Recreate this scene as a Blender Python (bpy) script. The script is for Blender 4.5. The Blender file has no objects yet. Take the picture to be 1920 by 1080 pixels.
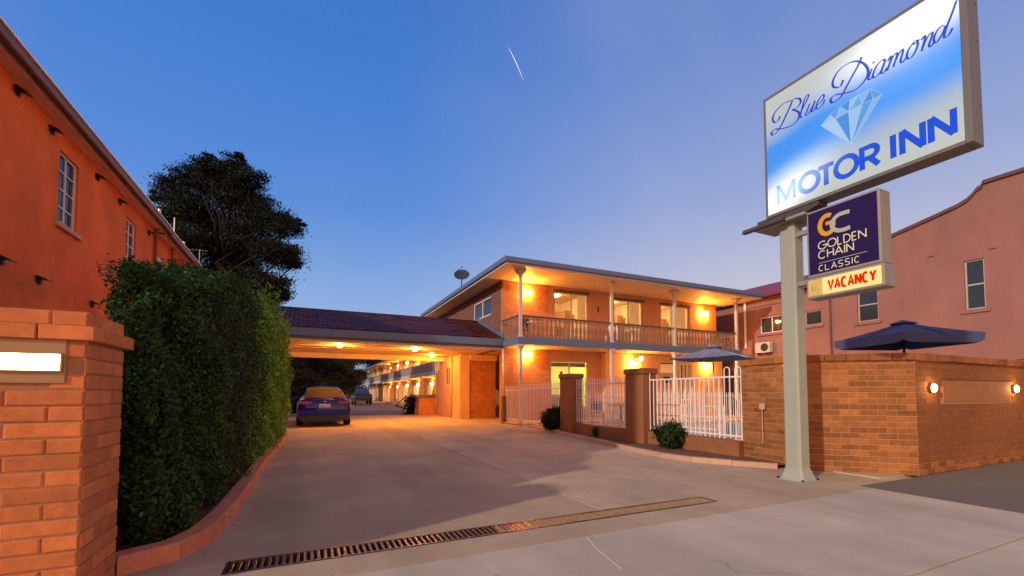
import bpy, math, random
import numpy as np
from mathutils import Vector, Matrix
random.seed(7); rng = np.random.default_rng(11)
scene = bpy.context.scene
COL = scene.collection
R = math.radians

# ------------------------------------------------------------------ camera
cd = bpy.data.cameras.new('camera'); cam = bpy.data.objects.new('camera', cd); COL.objects.link(cam)
cam.location = (0, 0, 1.2)
cam.rotation_euler = (R(92.5), 0, R(-25.1))
cd.sensor_width = 36; cd.lens = 820 / 1920 * 36
cd.shift_y = 162.2 / 1920
cd.clip_start = 0.05; cd.clip_end = 2000
scene.camera = cam

# ------------------------------------------------------------------ sky, sun, exposure
SUN_EL = R(21); SUN_AZ = math.atan2(-0.94, -0.34)      # azimuth from +Y towards +X
world = bpy.data.worlds.new('World'); scene.world = world; world.use_nodes = True
nt = world.node_tree; nt.nodes.clear()
def wn(t, **k):
    n = nt.nodes.new(t)
    for a, b in k.items(): setattr(n, a, b)
    return n
def wl(a, b): nt.links.new(a, b)
def wmath(op, a, b=None, c=None, clamp=False):
    n = wn('ShaderNodeMath', operation=op, use_clamp=clamp)
    for i, v in enumerate((a, b, c)):
        if v is None: continue
        if isinstance(v, (int, float)): n.inputs[i].default_value = v
        else: wl(v, n.inputs[i])
    return n.outputs[0]
tc = wn('ShaderNodeTexCoord'); sep = wn('ShaderNodeSeparateXYZ'); wl(tc.outputs['Generated'], sep.inputs[0])
zz = sep.outputs['Z']
hx = wmath('MULTIPLY', sep.outputs['X'], 0.94); hy = wmath('MULTIPLY', sep.outputs['Y'], 0.34)
dot = wmath('ADD', hx, hy)
hl = wmath('SQRT', wmath('ADD', wmath('MULTIPLY', sep.outputs['X'], sep.outputs['X']), wmath('ADD', wmath('MULTIPLY', sep.outputs['Y'], sep.outputs['Y']), 0.0001)))
az = wmath('DIVIDE', dot, hl)
def ramp(stops, fac):
    r = wn('ShaderNodeValToRGB'); cr = r.color_ramp; cr.interpolation = 'EASE' if len(stops) == 2 else 'LINEAR'
    while len(cr.elements) < len(stops): cr.elements.new(0.5)
    for e, (p, c) in zip(cr.elements, stops): e.position = p; e.color = (*c, 1)
    wl(fac, r.inputs[0]); return r.outputs[0]
left = ramp([(0.0, (.42, .54, .74)), (0.18, (.27, .42, .73)), (0.38, (.10, .26, .69)), (0.6, (.055, .20, .61)), (1.0, (.03, .11, .4))], zz)
right = ramp([(0.0, (.78, .64, .62)), (0.2, (.57, .55, .65)), (0.38, (.31, .385, .66)), (0.6, (.16, .26, .60)), (1.0, (.03, .11, .4))], zz)
back_glow = ramp([(0.0, (2.6, 1.15, .52)), (0.18, (1.85, .85, .44)), (0.42, (1.1, .60, .42)), (0.75, (.38, .29, .42)), (1.0, (.03, .11, .4))], zz)
tE = wmath('SMOOTH_MIN', 1, 1, 0)
def sstep(v, a, b):
    m = wn('ShaderNodeMapRange', interpolation_type='SMOOTHSTEP'); m.clamp = True
    wl(v, m.inputs[0]); m.inputs[1].default_value = a; m.inputs[2].default_value = b; return m.outputs[0]
def wmix(f, a, b, bt='MIX'):
    m = wn('ShaderNodeMix', data_type='RGBA', blend_type=bt)
    if isinstance(f, float): m.inputs[0].default_value = f
    else: wl(f, m.inputs[0])
    wl(a, m.inputs[6]); wl(b, m.inputs[7]); return m.outputs[2]
c1 = wmix(sstep(az, .46, 1.04), left, right)
# warm fill glow added behind the camera, not at the sunset; wraps smoothly through the unseen half of the sky
ax = wmath('ADD', wmath('MULTIPLY', sep.outputs['X'], -0.35), wmath('MULTIPLY', sep.outputs['Y'], -0.94))
wv = wmath('DIVIDE', ax, hl)
c2 = wmix(sstep(wv, -.1, .9), c1, back_glow)
# faint wisps of high cloud
ns = wn('ShaderNodeTexNoise'); ns.inputs['Scale'].default_value = 1.6; ns.inputs['Detail'].default_value = 3
mp = wn('ShaderNodeMapping'); mp.inputs['Scale'].default_value = (1, 2.2, .5); wl(tc.outputs['Generated'], mp.inputs[0]); wl(mp.outputs[0], ns.inputs[0])
cl = wn('ShaderNodeRGB'); cl.outputs[0].default_value = (.42, .45, .72, 1)
c3 = wmix(wmath('MULTIPLY', sstep(ns.outputs[0], .45, .75), .16), c2, cl.outputs[0])
sky = wn('ShaderNodeTexSky', sky_type='NISHITA'); sky.sun_disc = False
sky.sun_elevation = R(4); sky.sun_rotation = SUN_AZ
bg = wn('ShaderNodeBackground'); bg.inputs[1].default_value = 1.0; wl(c3, bg.inputs[0])
bg2 = wn('ShaderNodeBackground'); bg2.inputs[1].default_value = 0.006; wl(sky.outputs[0], bg2.inputs[0])
ad = wn('ShaderNodeAddShader'); wl(bg.outputs[0], ad.inputs[0]); wl(bg2.outputs[0], ad.inputs[1])
ow = wn('ShaderNodeOutputWorld'); wl(ad.outputs[0], ow.inputs[0])
sd = bpy.data.lights.new('sun', 'SUN'); sun = bpy.data.objects.new('sun', sd); COL.objects.link(sun)
sd.energy = 2.7; sd.angle = R(1.3); sd.color = (1, .86, .72)
sun.rotation_euler = Vector((0.94 * math.cos(SUN_EL), 0.34 * math.cos(SUN_EL), -math.sin(SUN_EL))).to_track_quat('-Z', 'Y').to_euler()
scene.view_settings.view_transform = 'Standard'; scene.view_settings.look = 'None'
scene.view_settings.exposure = 0; scene.view_settings.gamma = 1
scene.render.engine = 'CYCLES'
try:
    scene.cycles.sample_clamp_indirect = 6.0; scene.cycles.max_bounces = 6
except Exception: pass

# ------------------------------------------------------------------ materials
MATS = {}
def mat(name, col, rough=.75, var=.18, scale=3.0, bump=.15, bscale=40, rand=0.0, metal=0.0, emis=None, es=0, dirt=0.0, spec=.4, coords='obj', stretch=(1, 1, 1), alpha=None, coat=0):
    if name in MATS: return MATS[name]
    m = bpy.data.materials.new(name); m.use_nodes = True; MATS[name] = m
    t = m.node_tree; N = t.nodes; L = t.links
    b = N['Principled BSDF']; b.inputs['Roughness'].default_value = rough; b.inputs['Metallic'].default_value = metal
    b.inputs['Specular IOR Level'].default_value = spec
    if coat: b.inputs['Coat Weight'].default_value = coat; b.inputs['Coat Roughness'].default_value = .05
    g = N.new('ShaderNodeNewGeometry')
    mp = N.new('ShaderNodeMapping'); mp.inputs['Scale'].default_value = stretch; L.new(g.outputs['Position'], mp.inputs[0])
    n1 = N.new('ShaderNodeTexNoise'); n1.inputs['Scale'].default_value = scale; n1.inputs['Detail'].default_value = 6; n1.inputs['Roughness'].default_value = .62
    L.new(mp.outputs[0], n1.inputs[0])
    mr = N.new('ShaderNodeMapRange'); mr.inputs[1].default_value = .25; mr.inputs[2].default_value = .75
    mr.inputs[3].default_value = 1 - var; mr.inputs[4].default_value = 1 + var; L.new(n1.outputs[0], mr.inputs[0])
    fac = mr.outputs[0]
    if rand:
        oi = N.new('ShaderNodeObjectInfo'); m2 = N.new('ShaderNodeMapRange'); m2.inputs[3].default_value = 1 - rand; m2.inputs[4].default_value = 1 + rand * .7
        L.new(oi.outputs['Random'], m2.inputs[0]); mm = N.new('ShaderNodeMath'); mm.operation = 'MULTIPLY'; L.new(fac, mm.inputs[0]); L.new(m2.outputs[0], mm.inputs[1]); fac = mm.outputs[0]
    if dirt:
        n3 = N.new('ShaderNodeTexNoise'); n3.inputs['Scale'].default_value = .55; n3.inputs['Detail'].default_value = 7; L.new(g.outputs['Position'], n3.inputs[0])
        m3 = N.new('ShaderNodeMapRange'); m3.inputs[1].default_value = .42; m3.inputs[2].default_value = .62; m3.inputs[3].default_value = 1 - dirt; m3.inputs[4].default_value = 1
        L.new(n3.outputs[0], m3.inputs[0]); mm = N.new('ShaderNodeMath'); mm.operation = 'MULTIPLY'; L.new(fac, mm.inputs[0]); L.new(m3.outputs[0], mm.inputs[1]); fac = mm.outputs[0]
    vm = N.new('ShaderNodeVectorMath'); vm.operation = 'SCALE'; vm.inputs[0].default_value = col[:3]; L.new(fac, vm.inputs['Scale'])
    L.new(vm.outputs[0], b.inputs['Base Color'])
    if bump:
        n2 = N.new('ShaderNodeTexNoise'); n2.inputs['Scale'].default_value = bscale; n2.inputs['Detail'].default_value = 4; L.new(mp.outputs[0], n2.inputs[0])
        bp = N.new('ShaderNodeBump'); bp.inputs['Strength'].default_value = bump; bp.inputs['Distance'].default_value = .01
        L.new(n2.outputs[0], bp.inputs['Height']); L.new(bp.outputs[0], b.inputs['Normal'])
    if emis:
        b.inputs['Emission Color'].default_value = (*emis, 1); b.inputs['Emission Strength'].default_value = es
    return m

def brickmat(name, c1, c2, mortar, sx=.24, sz=.086, rough=.8):
    m = bpy.data.materials.new(name); m.use_nodes = True; t = m.node_tree; N = t.nodes; L = t.links; b = N['Principled BSDF']
    g = N.new('ShaderNodeNewGeometry'); s = N.new('ShaderNodeSeparateXYZ'); L.new(g.outputs['Position'], s.inputs[0])
    a = N.new('ShaderNodeMath'); a.operation = 'ADD'; L.new(s.outputs[0], a.inputs[0]); L.new(s.outputs[1], a.inputs[1])
    c = N.new('ShaderNodeCombineXYZ'); L.new(a.outputs[0], c.inputs[0]); L.new(s.outputs[2], c.inputs[1])
    bt = N.new('ShaderNodeTexBrick'); L.new(c.outputs[0], bt.inputs[0])
    bt.inputs['Color1'].default_value = (*c1, 1); bt.inputs['Color2'].default_value = (*c2, 1); bt.inputs['Mortar'].default_value = (*mortar, 1)
    bt.inputs['Scale'].default_value = 1; bt.inputs['Mortar Size'].default_value = .008; bt.inputs['Brick Width'].default_value = sx; bt.inputs['Row Height'].default_value = sz; bt.inputs['Mortar Smooth'].default_value = .2
    n1 = N.new('ShaderNodeTexNoise'); n1.inputs['Scale'].default_value = 5; n1.inputs['Detail'].default_value = 6; L.new(g.outputs['Position'], n1.inputs[0])
    mr = N.new('ShaderNodeMapRange'); mr.inputs[3].default_value = .7; mr.inputs[4].default_value = 1.3; L.new(n1.outputs[0], mr.inputs[0])
    vm = N.new('ShaderNodeVectorMath'); vm.operation = 'SCALE'; L.new(bt.outputs[0], vm.inputs[0]); L.new(mr.outputs[0], vm.inputs['Scale']); L.new(vm.outputs[0], b.inputs['Base Color'])
    bp = N.new('ShaderNodeBump'); bp.invert = True; bp.inputs['Strength'].default_value = .9; bp.inputs['Distance'].default_value = .012; L.new(bt.outputs['Fac'], bp.inputs['Height']); L.new(bp.outputs[0], b.inputs['Normal'])
    b.inputs['Roughness'].default_value = rough
    return m

def leafmat(name, c, var=.5):
    m = bpy.data.materials.new(name); m.use_nodes = True; t = m.node_tree; N = t.nodes; L = t.links; b = N['Principled BSDF']
    g = N.new('ShaderNodeNewGeometry'); r = N.new('ShaderNodeMapRange'); r.inputs[3].default_value = 1 - var; r.inputs[4].default_value = 1 + var
    L.new(g.outputs['Random Per Island'], r.inputs[0])
    n1 = N.new('ShaderNodeTexNoise'); n1.inputs['Scale'].default_value = 1.7; n1.inputs['Detail'].default_value = 3; L.new(g.outputs['Position'], n1.inputs[0])
    mr = N.new('ShaderNodeMapRange'); mr.inputs[1].default_value = .3; mr.inputs[2].default_value = .7; mr.inputs[3].default_value = .6; mr.inputs[4].default_value = 1.4; L.new(n1.outputs[0], mr.inputs[0])
    mm = N.new('ShaderNodeMath'); mm.operation = 'MULTIPLY'; L.new(r.outputs[0], mm.inputs[0]); L.new(mr.outputs[0], mm.inputs[1])
    vm = N.new('ShaderNodeVectorMath'); vm.operation = 'SCALE'; vm.inputs[0].default_value = c; L.new(mm.outputs[0], vm.inputs['Scale']); L.new(vm.outputs[0], b.inputs['Base Color'])
    b.inputs['Roughness'].default_value = .55; b.inputs['Specular IOR Level'].default_value = .25
    tr = N.new('ShaderNodeBsdfTranslucent'); L.new(vm.outputs[0], tr.inputs[0])
    mx = N.new('ShaderNodeMixShader'); mx.inputs[0].default_value = .25; L.new(b.outputs[0], mx.inputs[1]); L.new(tr.outputs[0], mx.inputs[2])
    L.new(mx.outputs[0], N['Material Output'].inputs[0])
    return m

def emat(name, col, s, base=(.8, .75, .65)):
    if name in MATS: return MATS[name]
    m = bpy.data.materials.new(name); m.use_nodes = True; b = m.node_tree.nodes['Principled BSDF']
    b.inputs['Base Color'].default_value = (*base, 1)
    if s < 1: b.inputs['Base Color'].default_value = (*[c * .15 for c in col], 1); b.inputs['Specular IOR Level'].default_value = 0
    b.inputs['Emission Color'].default_value = (*col, 1); b.inputs['Emission Strength'].default_value = s
    MATS[name] = m; return m

def glassmat(name, tint=(.5, .5, .5), mixf=.25):
    m = bpy.data.materials.new(name); m.use_nodes = True; t = m.node_tree; N = t.nodes; L = t.links
    b = N['Principled BSDF']; b.inputs['Base Color'].default_value = (*tint, 1); b.inputs['Roughness'].default_value = .04; b.inputs['Specular IOR Level'].default_value = .6
    tr = N.new('ShaderNodeBsdfTransparent'); mx = N.new('ShaderNodeMixShader'); mx.inputs[0].default_value = mixf
    L.new(tr.outputs[0], mx.inputs[1]); L.new(b.outputs[0], mx.inputs[2]); L.new(mx.outputs[0], N['Material Output'].inputs[0])
    return m

m_conc = mat('concrete', (.50, .375, .225), .8, .10, 2.2, .3, 90, rand=.03, dirt=.14)
m_path = mat('footpath_concrete', (.60, .51, .355), .8, .09, 2.6, .3, 90, rand=.04, dirt=.16)
m_conc_d = mat('driveway_concrete', (.48, .35, .20), .78, .12, 1.6, .35, 70, rand=.04, dirt=.2)
m_asph = mat('asphalt', (.17, .145, .11), .9, .2, 20, .5, 160)
m_asph2 = mat('yard_asphalt', (.13, .105, .09), .85, .15, 2, .4, 90, dirt=.15)
m_joint = mat('joint_filler', (.05, .04, .035), .95)
m_soil = mat('soil', (.17, .075, .035), .95, .35, 12, .8, 40)
m_base = mat('bare_ground', (.16, .13, .10), .95, .3, 1.5, .5, 20)
m_orange = mat('orange_render', (.90, .165, .020), .85, .12, 1.2, .35, 120, dirt=.18)
m_pbrick = mat('pillar_brick', (.58, .18, .05), .8, .22, 14, .38, 150, rand=.22, dirt=.12)
m_wbrick = mat('wall_brick', (.36, .135, .035), .85, .24, 12, .6, 120, rand=.36, dirt=.22)
m_mortar = mat('mortar', (.46, .24, .11), .95, .15, 20, .4, 150)
m_mortar_p = mat('pillar_mortar', (.36, .16, .08), .95, .15, 20, .4, 150)
m_mbrick = brickmat('motel_brick', (.60, .24, .10), (.50, .19, .075), (.30, .13, .06))
m_gbrick = brickmat('garage_brick', (.66, .26, .09), (.54, .20, .07), (.30, .11, .05))
m_render = mat('motel_render', (.60, .30, .15), .85, .08, 1.5, .2, 100)
m_render_l = mat('motel_render_light', (.68, .42, .22), .85, .08, 1.5, .2, 100)
m_lowwall = mat('low_wall_paint', (.29, .115, .045), .8, .14, 3, .35, 60, dirt=.15)
m_fascia = mat('grey_fascia_paint', (.105, .15, .25), .6, .06, 2, .05, 60)
m_post = mat('cream_paint', (.52, .47, .44), .5, .08, 4, .05, 60)
m_soffit = mat('soffit_paint', (.82, .62, .36), .6, .05, 1, .05, 30)
m_bal = mat('baluster_paint', (.27, .15, .095), .6, .15, 6, .1, 60, rand=.12)
m_rail = mat('handrail_dark', (.10, .07, .06), .5)
m_white = mat('white_paint', (.80, .76, .72), .45, .06, 4, .04, 60)
m_alu = mat('aluminium', (.55, .48, .40), .4, .05, 4, 0, metal=.4)
m_tile = mat('roof_tile', (.072, .014, .010), .5, .25, 5, .25, 60, rand=.5, spec=.25)
m_tilebase = mat('roof_underlay', (.07, .025, .025), .8)
m_roof = mat('dark_roof', (.10, .07, .08), .6)
m_redroof = mat('red_metal_roof', (.24, .03, .045), .5, .08, 2, .05)
m_pink = mat('pink_render', (.29, .133, .105), .85, .08, .7, .3, 60, dirt=.08)
m_pinkcap = mat('parapet_cap', (.12, .05, .055), .7)
m_dark = mat('black_metal', (.02, .02, .022), .45, spec=.5)
m_bronze = mat('brown_timber', (.16, .08, .045), .7, .2, 9, .2, 40, stretch=(1, 1, .2))
m_pole = mat('sign_pole_paint', (.33, .36, .29), .4, .06, 4, .08, 30)
m_signframe = mat('sign_frame', (.27, .26, .22), .5, .06, 4, .05, 30)
m_signdark = mat('sign_underside', (.07, .055, .05), .6)
m_glass_d = glassmat('window_glass', (.04, .045, .055), .75)
m_glass = glassmat('clear_glass', (.3, .3, .3), .10)
m_curtain = mat('curtain_cloth', (.62, .48, .30), .9, .1, 2, .2, 30, emis=(1, .50, .16), es=.34)  # weak emission stands in for room light coming through the cloth
m_inner = mat('room_wall', (.80, .70, .52), .9, .06, 1, .05, emis=(1, .50, .15), es=.12)  # weak emission stands in for lamp light on the room walls
m_inner_g = mat('office_wall', (.72, .72, .45), .9, .06, 1, .05, emis=(.72, .56, .12), es=.25)  # office light on the walls added as emission
m_inner_d = mat('room_dark', (.10, .085, .08), .9)
m_navy = mat('navy_canvas', (.055, .085, .19), .85, .12, 6, .2, 90)
m_navytop = m_navy
m_greycanvas = mat('grey_canvas', (.20, .20, .26), .85, .1, 5, .2, 90)
m_water = mat('pool_water', (.25, .50, .60), .06, .1, 2, .6, 5, spec=.6)
m_bush = leafmat('shrub_leaf', (.028, .055, .018))
m_hedge = leafmat('hedge_leaf', (.028, .072, .011), .6)
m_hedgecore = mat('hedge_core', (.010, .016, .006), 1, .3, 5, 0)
m_tree = leafmat('tree_leaf', (.012, .017, .008), .5)
m_bark = mat('bark', (.009, .007, .006), .95, .3, 8, .6, 30, stretch=(1, 1, .3))
m_kerb = mat('kerb_brick', (.56, .20, .10), .8, .15, 12, .35, 110, rand=.14)
m_kerbc = mat('kerb_concrete', (.50, .31, .20), .8, .14, 8, .35, 90, rand=.1)
WARM = (1.0, .37, .05)

def weather(m, spots=.55, crack=.3):
    t = m.node_tree; N = t.nodes; L = t.links; b = N['Principled BSDF']; src = b.inputs['Base Color'].links[0].from_socket
    g = N.new('ShaderNodeNewGeometry')
    v = N.new('ShaderNodeTexVoronoi'); v.inputs['Scale'].default_value = 2.3; v.inputs['Randomness'].default_value = 1; L.new(g.outputs['Position'], v.inputs[0])
    a = N.new('ShaderNodeMapRange'); a.inputs[1].default_value = .02; a.inputs[2].default_value = .045; a.inputs[3].default_value = 1 - spots; a.inputs[4].default_value = 1; L.new(v.outputs['Distance'], a.inputs[0])
    n = N.new('ShaderNodeTexNoise'); n.inputs['Scale'].default_value = 1.1; n.inputs['Detail'].default_value = 3; L.new(g.outputs['Position'], n.inputs[0])
    ms = N.new('ShaderNodeVectorMath'); ms.operation = 'MULTIPLY_ADD'; ms.inputs[1].default_value = (.9, .9, .9); L.new(n.outputs['Color'], ms.inputs[0]); L.new(g.outputs['Position'], ms.inputs[2])
    w = N.new('ShaderNodeTexVoronoi'); w.feature = 'DISTANCE_TO_EDGE'; w.inputs['Scale'].default_value = .33; L.new(ms.outputs[0], w.inputs[0])
    c = N.new('ShaderNodeMapRange'); c.inputs[1].default_value = .0; c.inputs[2].default_value = .0035; c.inputs[3].default_value = 1 - crack; c.inputs[4].default_value = 1; L.new(w.outputs['Distance'], c.inputs[0])
    n2 = N.new('ShaderNodeTexNoise'); n2.inputs['Scale'].default_value = .8; L.new(g.outputs['Position'], n2.inputs[0])
    k = N.new('ShaderNodeMapRange'); k.inputs[1].default_value = .52; k.inputs[2].default_value = .56; L.new(n2.outputs[0], k.inputs[0])
    mx = N.new('ShaderNodeMix'); L.new(k.outputs[0], mx.inputs[0]); mx.inputs[2].default_value = 1; L.new(c.outputs[0], mx.inputs[3])
    n3 = N.new('ShaderNodeTexNoise'); n3.inputs['Scale'].default_value = 230; L.new(g.outputs['Position'], n3.inputs[0])
    k3 = N.new('ShaderNodeMapRange'); k3.inputs[1].default_value = .3; k3.inputs[2].default_value = .7; k3.inputs[3].default_value = .8; k3.inputs[4].default_value = 1.2; L.new(n3.outputs[0], k3.inputs[0])
    # tyre-polished tracks running up the drive
    sx = N.new('ShaderNodeSeparateXYZ'); L.new(g.outputs['Position'], sx.inputs[0]); n4 = N.new('ShaderNodeTexNoise'); n4.inputs['Scale'].default_value = .35; n4.inputs['Detail'].default_value = 4; mp = N.new('ShaderNodeMapping'); mp.inputs['Scale'].default_value = (3.2, .35, 1); L.new(g.outputs['Position'], mp.inputs[0]); L.new(mp.outputs[0], n4.inputs[0])
    k4 = N.new('ShaderNodeMapRange'); k4.inputs[1].default_value = .35; k4.inputs[2].default_value = .65; k4.inputs[3].default_value = .86; k4.inputs[4].default_value = 1.1; L.new(n4.outputs[0], k4.inputs[0])
    def mul(p, q): z = N.new('ShaderNodeMath'); z.operation = 'MULTIPLY'; L.new(p, z.inputs[0]); L.new(q, z.inputs[1]); return z.outputs[0]
    f = mul(mul(a.outputs[0], mx.outputs[0]), mul(k3.outputs[0], k4.outputs[0]))
    sc = N.new('ShaderNodeVectorMath'); sc.operation = 'SCALE'; L.new(src, sc.inputs[0]); L.new(f, sc.inputs['Scale']); L.new(sc.outputs[0], b.inputs['Base Color'])
for m_ in (m_conc, m_conc_d, m_path): weather(m_)
def streaks(m, amt=.22, sc_=(1, 1, .12), scale=2.2):
    t = m.node_tree; N = t.nodes; L = t.links; b = N['Principled BSDF']; src = b.inputs['Base Color'].links[0].from_socket
    g = N.new('ShaderNodeNewGeometry'); mp = N.new('ShaderNodeMapping'); mp.inputs['Scale'].default_value = sc_; L.new(g.outputs['Position'], mp.inputs[0])
    n = N.new('ShaderNodeTexNoise'); n.inputs['Scale'].default_value = scale; n.inputs['Detail'].default_value = 8; n.inputs['Roughness'].default_value = .7; L.new(mp.outputs[0], n.inputs[0])
    a = N.new('ShaderNodeMapRange'); a.inputs[1].default_value = .4; a.inputs[2].default_value = .7; a.inputs[3].default_value = 1.06; a.inputs[4].default_value = 1 - amt; L.new(n.outputs[0], a.inputs[0])
    z = N.new('ShaderNodeVectorMath'); z.operation = 'SCALE'; L.new(src, z.inputs[0]); L.new(a.outputs[0], z.inputs['Scale']); L.new(z.outputs[0], b.inputs['Base Color'])
for m_ in (m_orange, m_pink, m_render, m_render_l): streaks(m_, .10, (1, 1, .3), 1.3)

# ------------------------------------------------------------------ geometry helpers
def wloc(o):
    v = Vector((0, 0, 0))
    while o is not None: v = v + Vector(o.location); o = o.parent
    return v
def link(name, me, parent=None, loc=None):
    o = bpy.data.objects.new(name, me); COL.objects.link(o)
    if parent is not None: o.parent = parent
    if loc is not None: o.location = loc
    return o
def tag(o, label=None, cat=None, group=None, kind=None):
    if label: o['label'] = label
    if cat: o['category'] = cat
    if group: o['group'] = group
    if kind: o['kind'] = kind
    return o
def thing(name, loc, label, cat, group=None):
    o = bpy.data.objects.new(name, None); COL.objects.link(o); o.location = loc; o.empty_display_size = .2
    return tag(o, label, cat, group)
class MB:
    def __init__(s): s.v = []; s.f = []
    def add(s, vs, fs):
        n = len(s.v); s.v += [tuple(map(float, p)) for p in vs]; s.f += [tuple(i + n for i in f) for f in fs]; return s
    def box(s, x0, x1, y0, y1, z0, z1):
        if x0 > x1: x0, x1 = x1, x0
        if y0 > y1: y0, y1 = y1, y0
        return s.add([(x0, y0, z0), (x1, y0, z0), (x1, y1, z0), (x0, y1, z0), (x0, y0, z1), (x1, y0, z1), (x1, y1, z1), (x0, y1, z1)],
                     [(0, 3, 2, 1), (4, 5, 6, 7), (0, 1, 5, 4), (1, 2, 6, 5), (2, 3, 7, 6), (3, 0, 4, 7)])
    def bbox(s, x0, x1, y0, y1, z0, z1, b=.01):      # bevelled box (chamfered vertical and horizontal edges)
        cx, cy, cz = (x0 + x1) / 2, (y0 + y1) / 2, (z0 + z1) / 2; hx, hy, hz = abs(x1 - x0) / 2, abs(y1 - y0) / 2, abs(z1 - z0) / 2
        b = min(b, hx * .9, hy * .9, hz * .9)
        vs = []; idx = {}
        for sx in (-1, 1):
            for sy in (-1, 1):
                for sz in (-1, 1):
                    for k in range(3):
                        p = [sx * (hx - b), sy * (hy - b), sz * (hz - b)]; p[k] = (sx * hx, sy * hy, sz * hz)[k]
                        idx[(sx, sy, sz, k)] = len(vs); vs.append((cx + p[0], cy + p[1], cz + p[2]))
        fs = []
        for k in range(3):
            a, c = [i for i in range(3) if i != k]
            for sg in (-1, 1):
                q = []
                for (sa, sc) in ((-1, -1), (1, -1), (1, 1), (-1, 1)):
                    t = [0, 0, 0]; t[k] = sg; t[a] = sa; t[c] = sc; q.append(idx[(*t, k)])
                fs.append(tuple(q))
        for k in range(3):
            a, c = [i for i in range(3) if i != k]
            for sa in (-1, 1):
                for sc in (-1, 1):
                    t0 = [0, 0, 0]; t0[k] = -1; t0[a] = sa; t0[c] = sc; t1 = t0[:]; t1[k] = 1
                    fs.append((idx[(*t0, a)], idx[(*t1, a)], idx[(*t1, c)], idx[(*t0, c)]))
        for sx in (-1, 1):
            for sy in (-1, 1):
                for sz in (-1, 1): fs.append((idx[(sx, sy, sz, 0)], idx[(sx, sy, sz, 1)], idx[(sx, sy, sz, 2)]))
        return s.add(vs, fs)
    def prism(s, poly, axis, a, b):      # poly in the two other axes
        n = len(poly); vs = []
        for t in (a, b):
            for p in poly:
                q = list(p); q.insert(axis, t); vs.append(q)
        fs = [tuple(range(n)), tuple(range(2 * n - 1, n - 1, -1))] + [(i, (i + 1) % n, n + (i + 1) % n, n + i) for i in range(n)]
        return s.add(vs, fs)
    def tube(s, pts, rad, n=8, cap=True):
        pts = [Vector(p) for p in pts]
        if not hasattr(rad, '__len__'): rad = [rad] * len(pts)
        base = len(s.v); prev = None
        for i, p in enumerate(pts):
            d = (pts[min(i + 1, len(pts) - 1)] - pts[max(i - 1, 0)]).normalized()
            if prev is None:
                u = d.orthogonal().normalized()
            else:
                u = (prev - d * prev.dot(d)).normalized()
            prev = u; w = d.cross(u)
            for k in range(n):
                a = 2 * math.pi * k / n; s.v.append(tuple(p + (u * math.cos(a) + w * math.sin(a)) * rad[i]))
        for i in range(len(pts) - 1):
            for k in range(n):
                a = base + i * n + k; b = base + i * n + (k + 1) % n; s.f.append((a, b, b + n, a + n))
        if cap:
            s.f.append(tuple(base + k for k in range(n - 1, -1, -1))); e = base + (len(pts) - 1) * n; s.f.append(tuple(e + k for k in range(n)))
        return s
    def lathe(s, c, prof, n=16):
        base = len(s.v)
        for r, z in prof:
            for k in range(n):
                a = 2 * math.pi * k / n; s.v.append((c[0] + r * math.cos(a), c[1] + r * math.sin(a), c[2] + z))
        for i in range(len(prof) - 1):
            for k in range(n):
                a = base + i * n + k; b = base + i * n + (k + 1) % n; s.f.append((a, b, b + n, a + n))
        s.f.append(tuple(base + k for k in range(n - 1, -1, -1))); e = base + (len(prof) - 1) * n; s.f.append(tuple(e + k for k in range(n)))
        return s
    def mesh(s, name, material, off=(0, 0, 0), smooth=False):
        me = bpy.data.meshes.new(name); o = Vector(off)
        me.from_pydata([tuple(Vector(v) - o) for v in s.v], [], s.f)
        if material: me.materials.append(material)
        import bmesh
        bm = bmesh.new(); bm.from_mesh(me); bmesh.ops.recalc_face_normals(bm, faces=bm.faces); bm.to_mesh(me); bm.free()
        if smooth:
            me.polygons.foreach_set('use_smooth', [True] * len(me.polygons))
        me.update(); return me
    def build(s, name, material, parent=None, smooth=False, kind=None):
        o = link(name, s.mesh(name, material, wloc(parent) if parent is not None else (0, 0, 0), smooth), parent)
        if kind: o['kind'] = kind
        return o
def B(name, material, parent, *a, b=None, kind=None):
    m = MB(); (m.bbox(*a, b=b) if b else m.box(*a)); return m.build(name, material, parent, kind=kind)
def struct(name, m, material):
    return m.build(name, material, None, kind='structure')
def inst(name, me, parent, wl_, rz=0, sc=(1, 1, 1), rx=0, ry=0):
    o = link(name, me, parent); o.location = Vector(wl_) - (wloc(parent) if parent is not None else Vector((0, 0, 0)))
    o.rotation_euler = (rx, ry, rz); o.scale = sc; return o

def leaves(name, pts, size, material, parent, normals=None, jitter=1.0, kind=None, aspect=.55):
    pts = np.asarray(pts, float); n = len(pts)
    off = np.array(wloc(parent)) if parent is not None else np.zeros(3)
    a = rng.normal(size=(n, 3))
    if normals is not None: a = normals + a * jitter
    a /= np.linalg.norm(a, axis=1, keepdims=True)
    b = rng.normal(size=(n, 3)); b -= a * (a * b).sum(1, keepdims=True); b /= np.linalg.norm(b, axis=1, keepdims=True)
    c = np.cross(a, b); s = size * rng.uniform(.6, 1.4, (n, 1))
    q = np.stack([pts - b * s, pts - c * s * aspect, pts + b * s, pts + c * s * aspect], 1) - off   # diamond leaf
    # fold slightly along the midrib
    q[:, 1] += a * s * .18; q[:, 3] += a * s * .18
    me = bpy.data.meshes.new(name); me.vertices.add(4 * n); me.vertices.foreach_set('co', q.reshape(-1).astype(np.float32))
    me.loops.add(4 * n); me.loops.foreach_set('vertex_index', np.arange(4 * n, dtype=np.int32))
    me.polygons.add(n); me.polygons.foreach_set('loop_start', np.arange(0, 4 * n, 4, dtype=np.int32))
    try: me.polygons.foreach_set('loop_total', np.full(n, 4, dtype=np.int32))
    except Exception: pass
    me.materials.append(material); me.update(calc_edges=True)
    o = link(name, me, parent)
    if kind: o['kind'] = kind
    return o

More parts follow.
